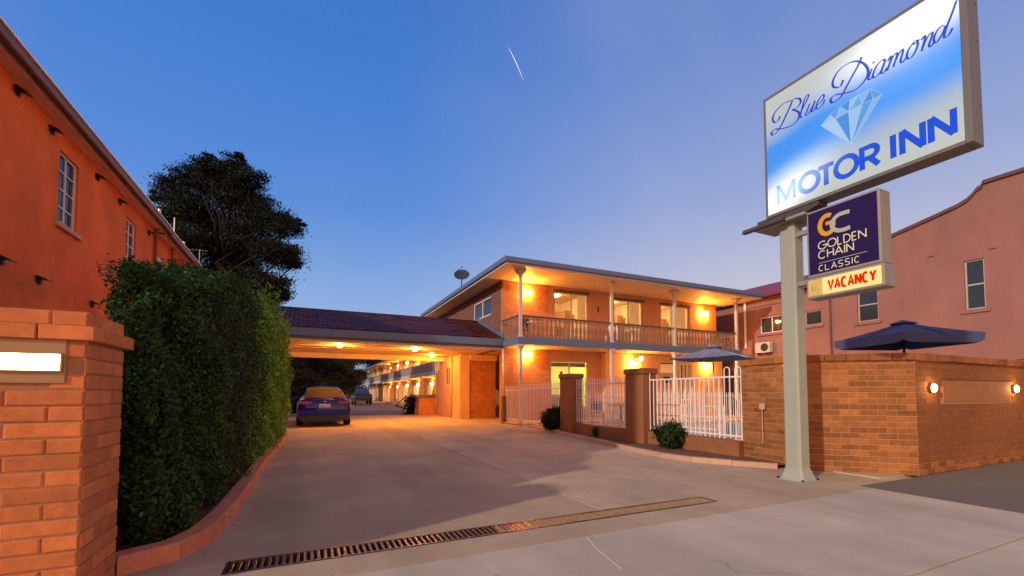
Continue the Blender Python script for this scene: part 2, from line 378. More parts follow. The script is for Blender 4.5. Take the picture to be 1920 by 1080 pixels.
def catmull(P, k=6, closed=False):
    P = [np.array(p, float) for p in P]; n = len(P); out = []
    if n < 3: return P
    for i in range(n - 1):
        p0 = P[max(i - 1, 0)]; p1 = P[i]; p2 = P[i + 1]; p3 = P[min(i + 2, n - 1)]
        for t in np.linspace(0, 1, k, endpoint=False):
            out.append(.5 * ((2 * p1) + (-p0 + p2) * t + (2 * p0 - 5 * p1 + 4 * p2 - p3) * t * t + (-p0 + 3 * p1 - 3 * p2 + p3) * t ** 3))
    out.append(P[-1]); return out
def ribbon(pts, w, thin=None):
    """2-D polyline -> (verts, faces) of a flat ribbon with mitred corners"""
    pts = [np.array(p, float) for p in pts]; n = len(pts); V = []; F = []
    for i in range(n):
        d0 = pts[i] - pts[max(i - 1, 0)]; d1 = pts[min(i + 1, n - 1)] - pts[i]
        if i == 0: d0 = d1
        if i == n - 1: d1 = d0
        d0 = d0 / (np.linalg.norm(d0) + 1e-9); d1 = d1 / (np.linalg.norm(d1) + 1e-9)
        t = d0 + d1; L = np.linalg.norm(t)
        t = t / L if L > .2 else d1
        nrm = np.array([-t[1], t[0]]); k = min(1 / max(.35, abs(nrm @ np.array([-d1[1], d1[0]]))), 2.2)
        ww = w / 2
        if thin: ww *= thin + (1 - thin) * abs(t[1]) ** 1.5
        V.append(pts[i] + nrm * ww * k); V.append(pts[i] - nrm * ww * k)
        if i: a = 2 * i; F.append((a - 2, a - 1, a + 1, a))
    return V, F
class Flat:      # flat print on a sign face whose normal is -X; u runs towards -Y
    def __init__(s, x, y0): s.x = x; s.y0 = y0; s.m = MB(); s.k = 0
    def stroke(s, pts, w, thin=None, z=0):
        V, F = ribbon(pts, w, thin); s.k += 1; z += .00007 * s.k; s.m.add([(s.x - z, s.y0 - p[0], p[1]) for p in V], F)
    def poly(s, pts, z=0):
        s.m.add([(s.x - z, s.y0 - p[0], p[1]) for p in pts], [tuple(range(len(pts)))])
def arc(cx, cy, rx, ry, a0, a1, n=14): return [(cx + rx * math.cos(R(a)), cy + ry * math.sin(R(a))) for a in np.linspace(a0, a1, n)]
GL = {  # single-stroke capitals in a unit box
 'G': [arc(.5, .5, .5, .5, 50, 360, 20) + [(.55, .5)]],
 'O': [arc(.5, .5, .5, .5, 90, 452, 26)],
 'L': [[(0.05, 1), (0.05, 0), (.85, 0)]],
 'D': [[(0.05, 0), (0.05, 1)] + arc(.35, .5, .6, .5, 90, -90, 14) + [(.05, 0)]],
 'E': [[(.85, 1), (.05, 1), (.05, 0), (.85, 0)], [(.05, .5), (.75, .5)]],
 'N': [[(.05, 0), (.05, 1)], [(.95, 0), (.95, 1)], [(.05, .99), (.95, .01)]],
 'C': [arc(.5, .5, .5, .5, 50, 310, 18)],
 'H': [[(.05, 0), (.05, 1)], [(.95, 0), (.95, 1)], [(.05, .5), (.95, .5)]],
 'A': [[(0, 0), (.5, 1), (1, 0)], [(.2, .33), (.8, .33)]],
 'I': [[(.5, 0), (.5, 1)]],
 'S': [[(.9, .93), (.7, 1), (.3, 1), (.1, .88), (.1, .64), (.3, .53), (.7, .47), (.9, .36), (.9, .12), (.7, 0), (.3, 0), (.08, .08)]],
 'V': [[(0, 1), (.5, 0), (1, 1)]],
 'Y': [[(0, 1), (.5, .45), (1, 1)], [(.5, .45), (.5, 0)]],
 'M': [[(.03, 0), (.03, 1)], [(.97, 1), (.97, 0)], [(.05, .97), (.5, .12), (.95, .97)]],
 'T': [[(0, .93), (1, .93)], [(.5, .93), (.5, 0)]],
 'R': [[(.1, 0), (.1, .95), (.55, .95)] + arc(.55, .7, .35, .25, 80, -90, 9) + [(.1, .45)], [(.5, .45), (.95, 0)]],
}
def word(fl, text, u0, z0, h, wds, gap, w, thin=None, z=0):
    u = u0
    for ch in text:
        if ch == ' ': u += wds.get(' ', .1); continue
        cw = wds.get(ch, wds['*'])
        for st in GL[ch]: fl.stroke([(u + p[0] * cw, z0 + p[1] * h) for p in st], w, thin, z)
        u += cw + gap
    return u

# brick with chamfered face; front towards -Y, unit length, height, depth
def brick_mesh(name, material):
    c = .006; L_, H_, D_ = .228, .076, .05
    m = MB(); x, z = L_ / 2, H_ / 2
    m.add([(-x, 0.004, -z), (x, 0.004, -z), (x, 0.004, z), (-x, 0.004, z), (-x + c, 0, -z + c), (x - c, 0, -z + c), (x - c, 0, z - c), (-x + c, 0, z - c), (-x, D_, -z), (x, D_, -z), (x, D_, z), (-x, D_, z)],
          [(4, 5, 6, 7), (0, 1, 5, 4), (1, 2, 6, 5), (2, 3, 7, 6), (3, 0, 4, 7), (0, 8, 9, 1), (1, 9, 10, 2), (2, 10, 11, 3), (3, 11, 8, 0)])
    return m.mesh(name, material)
BR_P = brick_mesh('brick', m_pbrick); BR_W = brick_mesh('brick', m_wbrick)
def brick_face(root, p0, p1, z0, z1, me, limit=10**9, skip=None, off0=0.0, pitch=.238, offs=None):
    """lay bricks along p0->p1, front on the right-hand side of travel; returns leftovers as stuff"""
    p0 = np.array(p0, float); p1 = np.array(p1, float); Lw = np.linalg.norm(p1 - p0); d = (p1 - p0) / Lw; rz = math.atan2(d[1], d[0])
    nrm = np.array([d[1], -d[0]]); rows = int(round((z1 - z0) / .086)); ch = (z1 - z0) / rows; out = []
    jobs = []
    for r in range(rows):
        s = (-(.119 if r % 2 else 0) + off0) if offs is None else offs[r % 2]
        while s < Lw - .02:
            a = max(s, 0) + .004; b = min(s + pitch, Lw) - .005
            if b - a > .03: jobs.append(((a + b) / 2, z0 + (r + .5) * ch, b - a))
            s += pitch
    left = MB(); cnt = 0
    for (s, z, ln) in jobs:
        if skip and skip(s, z): continue
        jx = random.uniform(-.0025, .003); p = p0 + d * s + nrm * (.006 + jx)
        if cnt < limit:
            inst('brick', me, root, (p[0], p[1], z), rz, (ln / .228, 1, ch / .086)); cnt += 1
        else:
            q0 = p - d * ln / 2; q1 = p + d * ln / 2; h = .038; k = -nrm * .02
            left.add([(q0[0], q0[1], z - h), (q1[0], q1[1], z - h), (q1[0], q1[1], z + h), (q0[0], q0[1], z + h),
                      (q0[0] + k[0], q0[1] + k[1], z - h), (q1[0] + k[0], q1[1] + k[1], z - h), (q1[0] + k[0], q1[1] + k[1], z + h), (q0[0] + k[0], q0[1] + k[1], z + h)],
                     [(0, 1, 2, 3), (0, 4, 5, 1), (1, 5, 6, 2), (2, 6, 7, 3), (3, 7, 4, 0)])
    if left.v: left.build('brick', me.materials[0], root, kind='stuff')
    return cnt

# ================================================================== THE GROUND
g = MB(); g.box(-300, 400, -120, 500, -.6, -.16); ground = struct('ground', g, m_base)
road = struct('road', MB().box(-60, 80, -16, -1.7, -.159, -.13), m_asph)
struct('road_kerb', MB().bbox(-60, 80, -1.68, -1.5, -.15, .005, b=.02), m_kerbc)
pav = MB().box(-12, 16, -1.5, 3.146, -.15, -.022); pavement = struct('pavement', pav, m_joint)
for (x0, x1, y0, y1) in [(-8, -3.5, -1.49, 1.55), (-3.5, 3.4, -1.49, 1.55), (3.4, 12, -1.49, 1.55), (-8, -3.1, 1.556, 3.145), (-3.1, 6.52, 1.556, 3.145)]:
    B('concrete_slab', m_path, pavement, x0, x1 - .011, y0, y1 - .011, -.12, 0, b=.002)
B('asphalt_patch', m_asph, pavement, 6.53, 16, 1.56, 3.29, -.12, .001, b=.003)
drv = MB().box(-1.2, 9.0, 3.15, 3.46, -.15, -.022).box(-1.2, 9, 3.46, 14, -.15, -.075)
driveway = struct('driveway', drv, m_joint)
for (mm, x0, x1, y0, y1) in [
    (m_conc, -3, 7.9, 3.155, 3.49), (m_conc, -3, -.49, 3.495, 3.735), (m_conc, 4.17, 8, 3.495, 3.735),
    (m_conc_d, -3, 2.77, 3.74, 12.0), (m_conc, 2.782, 9.3, 4.36, 12.0), (m_conc, 2.782, 9.0, 3.74, 4.35),
    (m_conc_d, -3, 2.9, 12.008, 25.2), (m_conc, 2.908, 9.3, 12.008, 25.2)]:
    B('concrete_slab', mm, driveway, x0, x1 - .004, y0, y1 - .004, -.12, 0, b=.002)
struct('rear_yard', MB().box(-30, 60, 25.21, 110, -.15, -.004), m_asph2)
struct('courtyard_paving', MB().box(7.31, 22, 3.42, 14.95, -.15, .02).box(9.31, 22, 14.95, 28, -.15, .018), m_conc)

V_, F_ = ribbon(catmull([(2.14, 3.1), (2.09, 2.95), (2.05, 2.83), (2.0, 2.6), (1.97, 2.44)], 5), .012)
MB().add([(p[0], p[1], .002) for p in V_], F_).build('scuff_mark', mat('pale_scuff', (.75, .68, .58), .8), pavement)
# strip drain
dr = thing('drain_grate', (1.84, 3.61, 0), 'long slotted metal drain grate let into the concrete across the driveway mouth', 'drain')
B('channel', m_dark, dr, -.48, 4.16, 3.5, 3.73, -.074, -.05)
m_iron = mat('grate_iron', (.20, .12, .075), .32, .25, 15, .15, 60, metal=.75)
fr = MB(); fr.box(-.48, 4.16, 3.497, 3.513, -.05, .004); fr.box(-.48, 4.16, 3.717, 3.733, -.05, .004); fr.box(-.49, -.475, 3.497, 3.733, -.05, .0035); fr.box(4.155, 4.17, 3.497, 3.733, -.05, .0035)
fr.build('frame', m_iron, dr)
gb = MB().bbox(-.0115, .0115, -.102, .102, -.035, .001, b=.003).mesh('grate_bar', m_iron)
m_sheen = mat('painted_sheen', (.34, .22, .11), .8, .25, 9, .3, 60)  # brassy grazing reflection on the drain, painted as a tan strip between bars
B('sheen_strip', m_sheen, dr, 1.55, 4.155, 3.514, 3.716, -.05, -.006)
m_sheen_bar = mat('sheen_iron', (.36, .23, .105), .6, .35, 15, .15, 60, metal=.2)  # bars tinted brassy, the same reflection painted into their colour
gb2 = gb.copy(); gb2.materials.clear(); gb2.materials.append(m_sheen_bar)
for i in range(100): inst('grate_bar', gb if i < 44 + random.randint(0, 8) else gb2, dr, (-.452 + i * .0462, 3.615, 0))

# ================================================================== LEFT GATE PILLAR
pl = thing('brick_pillar', (-2, 3.5, 0), 'orange brick gate pillar with a glowing brick light at the left edge', 'pillar')
B('mortar_core', m_mortar_p, pl, -4.9, -1.113, 3.200, 3.72, 0, 1.655)
BH = .0862
skipf = lambda s, z: (-4.9 + s > -1.485 and -4.9 + s < -1.19 and 1.25 < z < 1.505) or (z > 1.49 and z < 1.575)
brick_face(pl, (-4.9, 3.2), (-1.112, 3.2), 0, 1.655, BR_P, skip=lambda s, z: skipf(s, z) or s < 2.0, pitch=.35, offs=(-.212, -.032))
brick_face(pl, (-1.112, 3.2), (-1.112, 3.72), 0, 1.655, BR_P, skip=lambda s, z: 1.49 < z < 1.575, pitch=.36, offs=(-.19, 0))
# projecting band course under the top one
m = MB().bbox(-4.9, -1.1, 3.185, 3.74, 1.497, 1.568, b=.004); m.build('band_core', m_mortar_p, pl)
for k in range(9):
    x1 = -1.072 - k * .238 - (0 if k == 0 else 0); B('brick', m_pbrick, pl, x1 - .23, x1 - .002, 3.165, 3.30, 1.493, 1.571, b=.004)
for k in range(2): B('brick', m_pbrick, pl, -1.17, -1.071, 3.305 + k * .238, 3.305 + k * .238 + .23, 1.493, 1.571, b=.004)
m_fit = mat('bronze_faceplate', (.36, .21, .10), .5, .08, 6, .08, 60)
lp = thing('brick_light', (-1.33, 3.2, 1.37), 'glowing rectangular step light recessed in the left brick pillar', 'lamp')
fp = MB().bbox(-1.482, -1.193, 3.186, 3.206, 1.254, 1.494, b=.004); fp.build('faceplate', m_fit, lp)
MB().bbox(-1.462, -1.212, 3.176, 3.19, 1.325, 1.412, b=.004).build('diffuser', emat('brick_light_diffuser', (1, .62, .26), 26), lp)
fr = MB(); fr.box(-1.47, -1.204, 3.170, 3.188, 1.412, 1.420); fr.box(-1.47, -1.204, 3.170, 3.188, 1.317, 1.325); fr.box(-1.47, -1.462, 3.170, 3.188, 1.325, 1.412); fr.box(-1.212, -1.204, 3.170, 3.188, 1.325, 1.412)
fr.build('trim', m_fit, lp)

# ================================================================== LEFT ORANGE BUILDING
lb = thing('orange_building', (-4.5, 12, 0), 'long two storey orange rendered building with deep eaves on the left', 'building')
XW = -4.5
wins = [(11.42, 12.22, 4.58, 6.02), (14.95, 15.70, 4.62, 5.98)]
wm = MB()
def wall_yz(mb, xo, xi, y0, y1, z0, z1, ops):
    """wall in a plane of constant x with rectangular openings (y0,y1,z0,z1)"""
    ys = sorted({y0, y1, *[o[0] for o in ops], *[o[1] for o in ops]})
    for a, b in zip(ys[:-1], ys[1:]):
        zs = [z0]
        for o in sorted([o for o in ops if o[0] <= a + 1e-6 and o[1] >= b - 1e-6], key=lambda o: o[2]): zs += [o[2], o[3]]
        zs.append(z1)
        for i in range(0, len(zs), 2):
            if zs[i + 1] - zs[i] > 1e-4: mb.box(xo, xi, a, b, zs[i], zs[i + 1])
def wall_xz(mb, yo, yi, x0, x1, z0, z1, ops):
    xs = sorted({x0, x1, *[o[0] for o in ops], *[o[1] for o in ops]})
    for a, b in zip(xs[:-1], xs[1:]):
        zs = [z0]
        for o in sorted([o for o in ops if o[0] <= a + 1e-6 and o[1] >= b - 1e-6], key=lambda o: o[2]): zs += [o[2], o[3]]
        zs.append(z1)
        for i in range(0, len(zs), 2):
            if zs[i + 1] - zs[i] > 1e-4: mb.box(a, b, yo, yi, zs[i], zs[i + 1])
wall_yz(wm, XW, XW - .3, 3.9, 17.3, 0, 6.56, wins)
wm.box(XW - 7, XW - .3, 3.9, 4.15, 0, 6.56)
wm.build('wall', m_orange, lb)
w2 = MB(); wall_yz(w2, XW - .02, XW - .3, 17.302, 24.2, 0, 6.50, [(17.75, 18.35, 4.9, 5.75)]); w2.box(XW - 7, XW - .3, 24, 24.2, 0, 6.5); w2.build('rear_wall', m_orange, lb)
# eaves: soffit board, pale fascia, brown gutter with a white lip
for (ya, yb, dz) in [(3.7, 17.55, 0), (17.56, 24.4, -.06)]:
    B('soffit', mat('pale_eave_paint', (.86, .58, .46), .6, .08, 4, .05), lb, XW - .02, -4.30, ya, yb, 6.435 + dz, 6.45 + dz)
    B('fascia', MATS['pale_eave_paint'], lb, -4.30, -4.275, ya, yb, 6.425 + dz, 6.60 + dz, b=.004)
    gt = MB().prism([(-4.27, 6.53 + dz), (-4.20, 6.46 + dz), (-4.12, 6.415 + dz), (-4.10, 6.43 + dz), (-4.10, 6.57 + dz), (-4.12, 6.57 + dz), (-4.27, 6.58 + dz)], 1, ya, yb)
    gt.v = [(v[0], v[1], v[2]) for v in gt.v]; gt.build('gutter', mat('brown_gutter', (.20, .085, .05), .5, .1, 4, .05), lb)
    B('gutter_lip', mat('gutter_white', (.9, .88, .85), .5, .03, 4, 0), lb, -4.12, -4.07, ya, yb, 6.572 + dz, 6.605 + dz)
rf = MB().prism([(-4.16, 6.61), (-4.16, 6.63), (-8.0, 8.4), (-11.8, 6.63), (-11.8, 6.61)], 1, 3.6, 24.5); rf.build('roof', m_roof, lb)
for i, (a, b, c, d) in enumerate(wins):
    w = thing('tmp', (0, 0, 0), 'x', 'x'); bpy.data.objects.remove(w)
    fm = MB(); x0, x1 = XW - .10, XW - .05; t = .035
    fm.box(x0, x1, a, a + t, c, d); fm.box(x0, x1, b - t, b, c, d); fm.box(x0, x1, a + t, b - t, d - t, d); fm.box(x0, x1, a + t, b - t, c, c + t)
    ym = (a + b) / 2; fm.box(x0 + .01, x1 - .004, ym - .012, ym + .012, c + t, d - t)
    for k in (1, 2, 3):
        zk = c + (d - c) * k / 4; fm.box(x0 + .012, x1 - .006, a + t, b - t, zk - .011, zk + .011)
    fo = fm.build('window', m_white, lb)
    for k in range(4):
        for (p, q) in ((a + t, ym - .012), (ym + .012, b - t)):
            B('pane', m_glass_d, fo, XW - .085, XW - .08, p, q, c + (d - c) * k / 4 + .012, c + (d - c) * (k + 1) / 4 - .012)
    B('blind', mat('drawn_blind', (.30, .17, .13), .9, .1, 3, .1), fo, XW - .22, XW - .21, a, b, c, d)
    B('sill', mat('sill_stone', (.55, .32, .20), .8, .15, 8, .2), fo, XW - .12, XW + .07, a - .09, b + .09, c - .11, c - .002, b=.01)
# small arched window far along and its pale surround
am = MB().prism([(17.75, 4.9), (18.35, 4.9), (18.35, 5.6)] + [(18.05 + .3 * math.cos(R(t)), 5.6 + .15 * math.sin(R(t))) for t in (30, 60, 90, 120, 150)] + [(17.75, 5.6)], 0, XW - .15, XW - .05)
ao = am.build('window', MATS['pale_eave_paint'], lb); B('pane', m_glass_d, ao, XW - .048, XW - .044, 17.85, 18.02, 4.95, 5.6); B('frame', m_white, ao, XW - .05, XW - .03, 18.04, 18.09, 4.92, 5.66)
# hooded vents / tie plates
def vent_mesh():
    m = MB(); m.prism([(0, .09), (.05, .085), (.17, .02), (.17, .0), (.05, .045), (0, .045)], 1, -.09, .09)
    m.box(0, .035, -.07, .07, -.02, .05); m.box(.02, .05, -.03, .03, -.06, .04)
    me = bpy.data.meshes.new('wall_vent'); return m.mesh('wall_vent', m_dark)
vme = vent_mesh()
for (y, z) in [(9.95, 6.24), (11.05, 6.18), (13.05, 6.18), (14.4, 6.14), (16.7, 6.10), (8.75, 5.0), (9.75, 3.32), (10.85, 3.26), (13.05, 3.22)]: inst('wall_vent', vme, lb, (XW + .001, y, z))
for y in (17.25, 19.1): MB().tube([(XW + .05, y, 0), (XW + .05, y, 6.4), (XW + .2, y, 6.5)], .04, 8).build('downpipe', mat('painted_downpipe', (.30, .07, .03), .6), lb, smooth=True)
for (y, h) in [(19.3, .9), (21.2, 1.3), (22.7, .8)]:
    MB().tube([(-4.9, y, 6.9), (-4.9, y, 6.9 + h)], .02 if h > 1 else .05, 8).build('roof_vent_pipe', m_alu, lb)
at = MB(); at.tube([(-4.5, 23.6, 6.8), (-4.5, 23.6, 7.7)], .015, 6); at.tube([(-4.9, 23.6, 7.65), (-4.2, 23.6, 7.65)], .01, 5)
for k in range(5): at.tube([(-4.9 + k * .16, 23.45, 7.66), (-4.9 + k * .16, 23.75, 7.66)], .006, 4)
tag(at.build('tv_antenna', m_alu), 'thin television antenna on the far eave of the orange building', 'antenna')

# ================================================================== HEDGE AND ITS KERB
path = [(-1.11, 3.735), (-.86, 3.86), (-.69, 4.2), (-.63, 4.75), (-.60, 6.0), (-.59, 7.8), (-.53, 10), (-.47, 13.4)]
def resample(P, step):
    P = [np.array(p, float) for p in P]; L = [0]
    for a, b in zip(P[:-1], P[1:]): L.append(L[-1] + np.linalg.norm(b - a))
    n = int(L[-1] / step); out = []
    for s in np.linspace(0, L[-1], n + 1):
        i = min(max(np.searchsorted(L, s) - 1, 0), len(P) - 2); t = (s - L[i]) / (L[i + 1] - L[i]); out.append(P[i] * (1 - t) + P[i + 1] * t)
    return out
def kerb(name, pathpts, h, wid, step, material, label, side=1, gap=.006):
    r = thing(name, (*pathpts[0], 0), label, 'kerb')
    P = resample(catmull(pathpts, 5), step)
    for a, b in zip(P[:-1], P[1:]):
        d = (b - a) / np.linalg.norm(b - a); n = np.array([-d[1], d[0]]) * side; a2 = a + d * gap; hh = h + random.uniform(-.004, .004); c = .008
        q = [a2, b, b + n * wid, a2 + n * wid]; qi = [a2 + (d + n) * c, b + (n - d) * c, b + n * (wid - c) - d * c, a2 + n * (wid - c) + d * c]
        m = MB(); m.add([(*p, -.05) for p in q] + [(*p, hh - c) for p in q] + [(*p, hh) for p in qi],
              [(0, 1, 5, 4), (1, 2, 6, 5), (2, 3, 7, 6), (3, 0, 4, 7), (4, 5, 9, 8), (5, 6, 10, 9), (6, 7, 11, 10), (7, 4, 8, 11), (8, 9, 10, 11)])
        m.build('kerb_stone', material, r)
    return r
kerb('hedge_kerb', path, .13, .15, .36, m_kerb, 'curved orange brick kerb at the foot of the tall hedge')
soil = MB(); pp = [tuple(p) for p in resample(catmull([(p[0] - .08, p[1] + .03) for p in path], 5), .5)]
poly = pp + [(-4.4, 13.4), (-4.4, 3.8)]
soil.add([(p[0], p[1], .06) for p in poly], [tuple(range(len(poly)))]); struct('hedge_soil', soil, m_soil)

hd = thing('hedge', (-1.2, 8, 0), 'tall dense clipped green hedge between the pillar and the driveway', 'hedge')
# hedge outline: perimeter polygon (counter-clockwise), front follows the kerb curve
out = [(-1.72, 5.6), (-1.30, 4.25), (-1.22, 3.98), (-1.0, 4.05), (-.85, 4.45), (-.77, 5.0), (-.73, 6.2), (-.70, 8), (-.56, 10.2), (-.48, 12.2), (-.68, 13.2), (-1.4, 13.3), (-2.6, 13.2)]
per = np.array(resample(out + [out[0]], .12)); per = per[:-1]; cen = None
def hedge_h(x, y): return float(np.interp(y, [4, 5, 7, 9, 12, 13.4], [2.10, 2.26, 2.72, 2.98, 3.05, 2.85])) + .05 * math.sin(y * 1.7 + x * 2) + .04 * math.sin(y * 4.1 + x)
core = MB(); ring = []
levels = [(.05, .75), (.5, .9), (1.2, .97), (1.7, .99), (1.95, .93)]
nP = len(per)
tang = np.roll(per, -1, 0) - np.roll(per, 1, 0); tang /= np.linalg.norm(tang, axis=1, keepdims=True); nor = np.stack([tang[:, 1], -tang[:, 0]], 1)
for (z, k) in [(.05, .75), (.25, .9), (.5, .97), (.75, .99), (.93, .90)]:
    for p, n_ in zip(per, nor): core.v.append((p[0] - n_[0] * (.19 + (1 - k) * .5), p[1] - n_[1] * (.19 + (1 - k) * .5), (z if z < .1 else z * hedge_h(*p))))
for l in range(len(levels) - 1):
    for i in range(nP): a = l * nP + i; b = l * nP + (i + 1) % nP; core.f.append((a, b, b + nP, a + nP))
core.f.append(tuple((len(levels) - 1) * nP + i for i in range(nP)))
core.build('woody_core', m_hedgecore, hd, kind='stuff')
pts = []; nrs = []
Lseg = np.linalg.norm(np.roll(per, -1, 0) - per, axis=1); w_ = Lseg.copy()
vis = (per[:, 1] < 6) | (nor[:, 0] > .3); w_[~vis] *= .15; w_[(per[:, 1] < 5.3) & vis] *= 2.6; w_ /= w_.sum()
NS = 95000
ii = rng.choice(nP, NS, p=w_); tt = rng.random(NS); zf = rng.random(NS)
for i, t, z in zip(ii, tt, zf):
    p = per[i] * (1 - t) + per[(i + 1) % nP] * t; n_ = nor[i]; H = hedge_h(*p)
    zz_ = .07 + z * (H - .07)
    lump = .075 * math.sin(p[1] * 5.3 + zz_ * 3.1 + p[0] * 4) + .05 * math.sin(zz_ * 6.1 - p[1] * 3.3 + 1.3 + p[0] * 6) + .03 * math.sin(p[1] * 13 + zz_ * 11) 
    prof = -.16 * max(0, (zz_ - (H - .35)) / .35) ** 2 - .10 * max(0, (.45 - zz_) / .45) + .10 * math.exp(-((zz_ - 1.5) / .5) ** 2) * (1 if p[1] > 6 else .2)
    d = lump + prof - abs(rng.normal() * .07)
    pts.append((p[0] + n_[0] * d, p[1] + n_[1] * d, zz_)); nrs.append((n_[0], n_[1], .45))
for _ in range(26000):
    y = rng.choice([rng.uniform(4.0, 6.5), rng.uniform(4, 13)]); x = rng.uniform(max(-2.5, -.31 * y + .02), -.72)
    if x > -1.0 and y < 4.6: continue
    pts.append((x, y, hedge_h(x, y) + .05 * math.sin(x * 9) + rng.normal() * .04)); nrs.append((0, 0, 1))
# twigs that stick out of the clipped face
for _ in range(170):
    i = rng.choice(nP, p=w_); p = per[i]; n_ = nor[i]; H = hedge_h(*p); z0 = rng.choice([H - .02, rng.uniform(.4, H)]); dirv = np.array([n_[0], n_[1], 1.0 if z0 > H - .1 else .4]) + rng.normal(size=3) * .5
    dirv /= np.linalg.norm(dirv); L_ = rng.uniform(.08, .2)
    for k in range(9): q = np.array([p[0], p[1], z0]) + dirv * L_ * k / 8; pts.append(tuple(q + rng.normal(size=3) * .012)); nrs.append((0, 0, 1))
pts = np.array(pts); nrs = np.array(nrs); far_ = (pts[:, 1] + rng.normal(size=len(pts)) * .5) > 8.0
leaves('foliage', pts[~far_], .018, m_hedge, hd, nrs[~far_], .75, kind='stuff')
leaves('lamplit_foliage', pts[far_], .026, leafmat('lamplit_hedge_leaf', (.19, .38, .028), .35), hd, nrs[far_], .55, kind='stuff')  # far-end leaves: lamp glow painted in as a lighter green
dead = pts[(rng.random(len(pts)) < .012)]; leaves('dead_leaves', dead, .016, mat('dead_leaf', (.22, .12, .04), .8, .3, 9, 0), hd, kind='stuff')
lit = []
for _ in range(500):
    i = rng.choice(nP, p=w_); p = per[i] + nor[i] * rng.uniform(-.1, .28); lit.append((p[0], p[1], .145 if rng.random() < .6 else .012))
leaves('leaf_litter', lit, .014, MATS['dead_leaf'], hd, np.tile([[0, 0, 4.]], (len(lit), 1)), .6, kind='stuff')
tg = MB()
for _ in range(160):
    i = rng.choice(nP, p=w_); p = per[i] - nor[i] * .08; z0 = rng.uniform(.15, hedge_h(*p) - .1); q = (p[0] + nor[i][0] * .1 + rng.normal() * .05, p[1] + nor[i][1] * .1 + rng.normal() * .06, z0 + rng.uniform(.08, .3)); tg.tube([(p[0], p[1], z0), q], [.006, .002], 4)
tg.build('twigs', m_bark, hd, kind='stuff')
tw = []
for k in range(60):
    s = k / 59; q = np.array([-1.25 - .12 * s, 4.0, 1.86 - .02 * s]) if k < 30 else np.array([-1.22 - .08 * (s - .5), 4.0, 1.74]); tw.append(q + rng.normal(size=3) * .012)
leaves('twig_leaves', tw, .014, m_hedge, hd)

# ================================================================== TREES
CR = np.array([.906, -.424, 0]); CF = np.array([.424, .906, 0])
def limb(m, a, b, r0, r1, wob=.3, n=7):
    a = np.array(a, float); b = np.array(b, float); P = []; 
    for i in range(n): t = i / (n - 1); P.append(a * (1 - t) + b * t + (rng.normal(size=3) * wob * math.sin(math.pi * t)))
    m.tube(P, list(np.linspace(r0, r1, n)), 7)
def tree(name, base, clumps, nleaf, lsize, label, material=m_tree, trunk_r=.4, flat=.45, fork=None):
    base = np.array(base, float); t = thing(name, tuple(base), label, 'tree'); m = MB()
    top = max(c[2] for c in clumps); cz = sum(c[2] for c in clumps) / len(clumps); fork = fork or (base[2] + cz) * .45
    f = base + np.array([0, 0, fork]); limb(m, base, f, trunk_r, trunk_r * .7, .1)
    limb(m, f, base + np.array([.2, 0, top * .85]), trunk_r * .65, .06, .3)
    for (x, y, z, r) in clumps:
        s = base + np.array([0, 0, rng.uniform(fork * .8, max(fork * .9, z * .75))]); limb(m, s, (x, y, z), trunk_r * .28, .035, .35)
        for _ in range(3):
            v = rng.normal(size=3); v /= np.linalg.norm(v); limb(m, (x, y, z), np.array([x, y, z]) + v * r * np.array([.95, .95, .6]), .035, .012, .08, 4)
    m.build('trunk', m_bark, t, smooth=True)
    P = []; tot = sum(c[3] ** 2 for c in clumps)
    for (x, y, z, r) in clumps:
        n = int(nleaf * r * r / tot); sub = max(6, int(n / 130)); 
        sc = rng.normal(size=(sub, 3)); sc /= np.linalg.norm(sc, axis=1, keepdims=True); sc *= rng.uniform(.25, 1.0, (sub, 1)) ** .6 * r; sc[:, 2] *= .75
        k = rng.integers(0, sub, n); q = sc[k] + rng.normal(size=(n, 3)) * np.array([.26, .26, .26 * flat]) * r * (1 + .45 * (rng.random((n, 1)) < .1)); P.append(q + np.array([x, y, z]))
    leaves('crown', np.concatenate(P), lsize, material, t)
    return t
def from_view(depth, lst, dspread):
    out_ = []
    for (px, py, rr) in lst:
        dd = depth + rng.uniform(-dspread, dspread); k = dd / 820
        p = CF * dd + CR * (px - 960) * k; out_.append((p[0], p[1], 1.2 + (738 - py) * k, rr * k))
    return out_
cl = from_view(31, [(385, 305, 26), (425, 300, 24), (462, 330, 26), (350, 325, 28), (312, 345, 26), (284, 365, 16), (400, 350, 38), (345, 385, 40), (300, 400, 28), (455, 380, 38), (500, 395, 32), (410, 425, 42), (350, 450, 40), (470, 440, 40), (530, 425, 26), (555, 412, 11), (515, 475, 38), (435, 490, 42), (380, 520, 42), (480, 530, 38), (540, 470, 16), (520, 535, 26), (548, 495, 10), (505, 550, 24), (440, 560, 40), (330, 500, 30), (528, 555, 12), (375, 288, 12), (440, 285, 10), (330, 560, 35), (380, 580, 40), (480, 580, 36), (270, 520, 35), (300, 450, 30), (395, 330, 30), (440, 350, 30)], 2.6)
tb = CF * 31 + CR * (410 - 960) * 31 / 820
tree('cedar_tree', (tb[0], tb[1], 0), cl, 190000, .072, 'large dark feathery tree behind the orange building, black against the sky', trunk_r=.42, fork=8.5)
def blobtree(px, depth, top, width, label, n=26000, name='bushy_tree', low=.18, ls=.10, material=m_tree):
    k = depth / 820; b = CF * depth + CR * (px - 960) * k; H = top; W = width / 2; C_ = []
    for _ in range(16):
        a = rng.uniform(0, 6.28); u = rng.random(); z = H * (low + (1 - low - .12) * u); rr = W * (1 - .75 * abs(u - .35) ** 1.3) * rng.uniform(.2, .85)
        C_.append((b[0] + rr * math.cos(a), b[1] + rr * math.sin(a), z, W * rng.uniform(.3, .45)))
    return tree(name, (b[0], b[1], 0), C_, n, ls, label, material, trunk_r=.22, flat=.7)
m_tree2 = leafmat('rear_tree_leaf', (.028, .036, .014), .5)
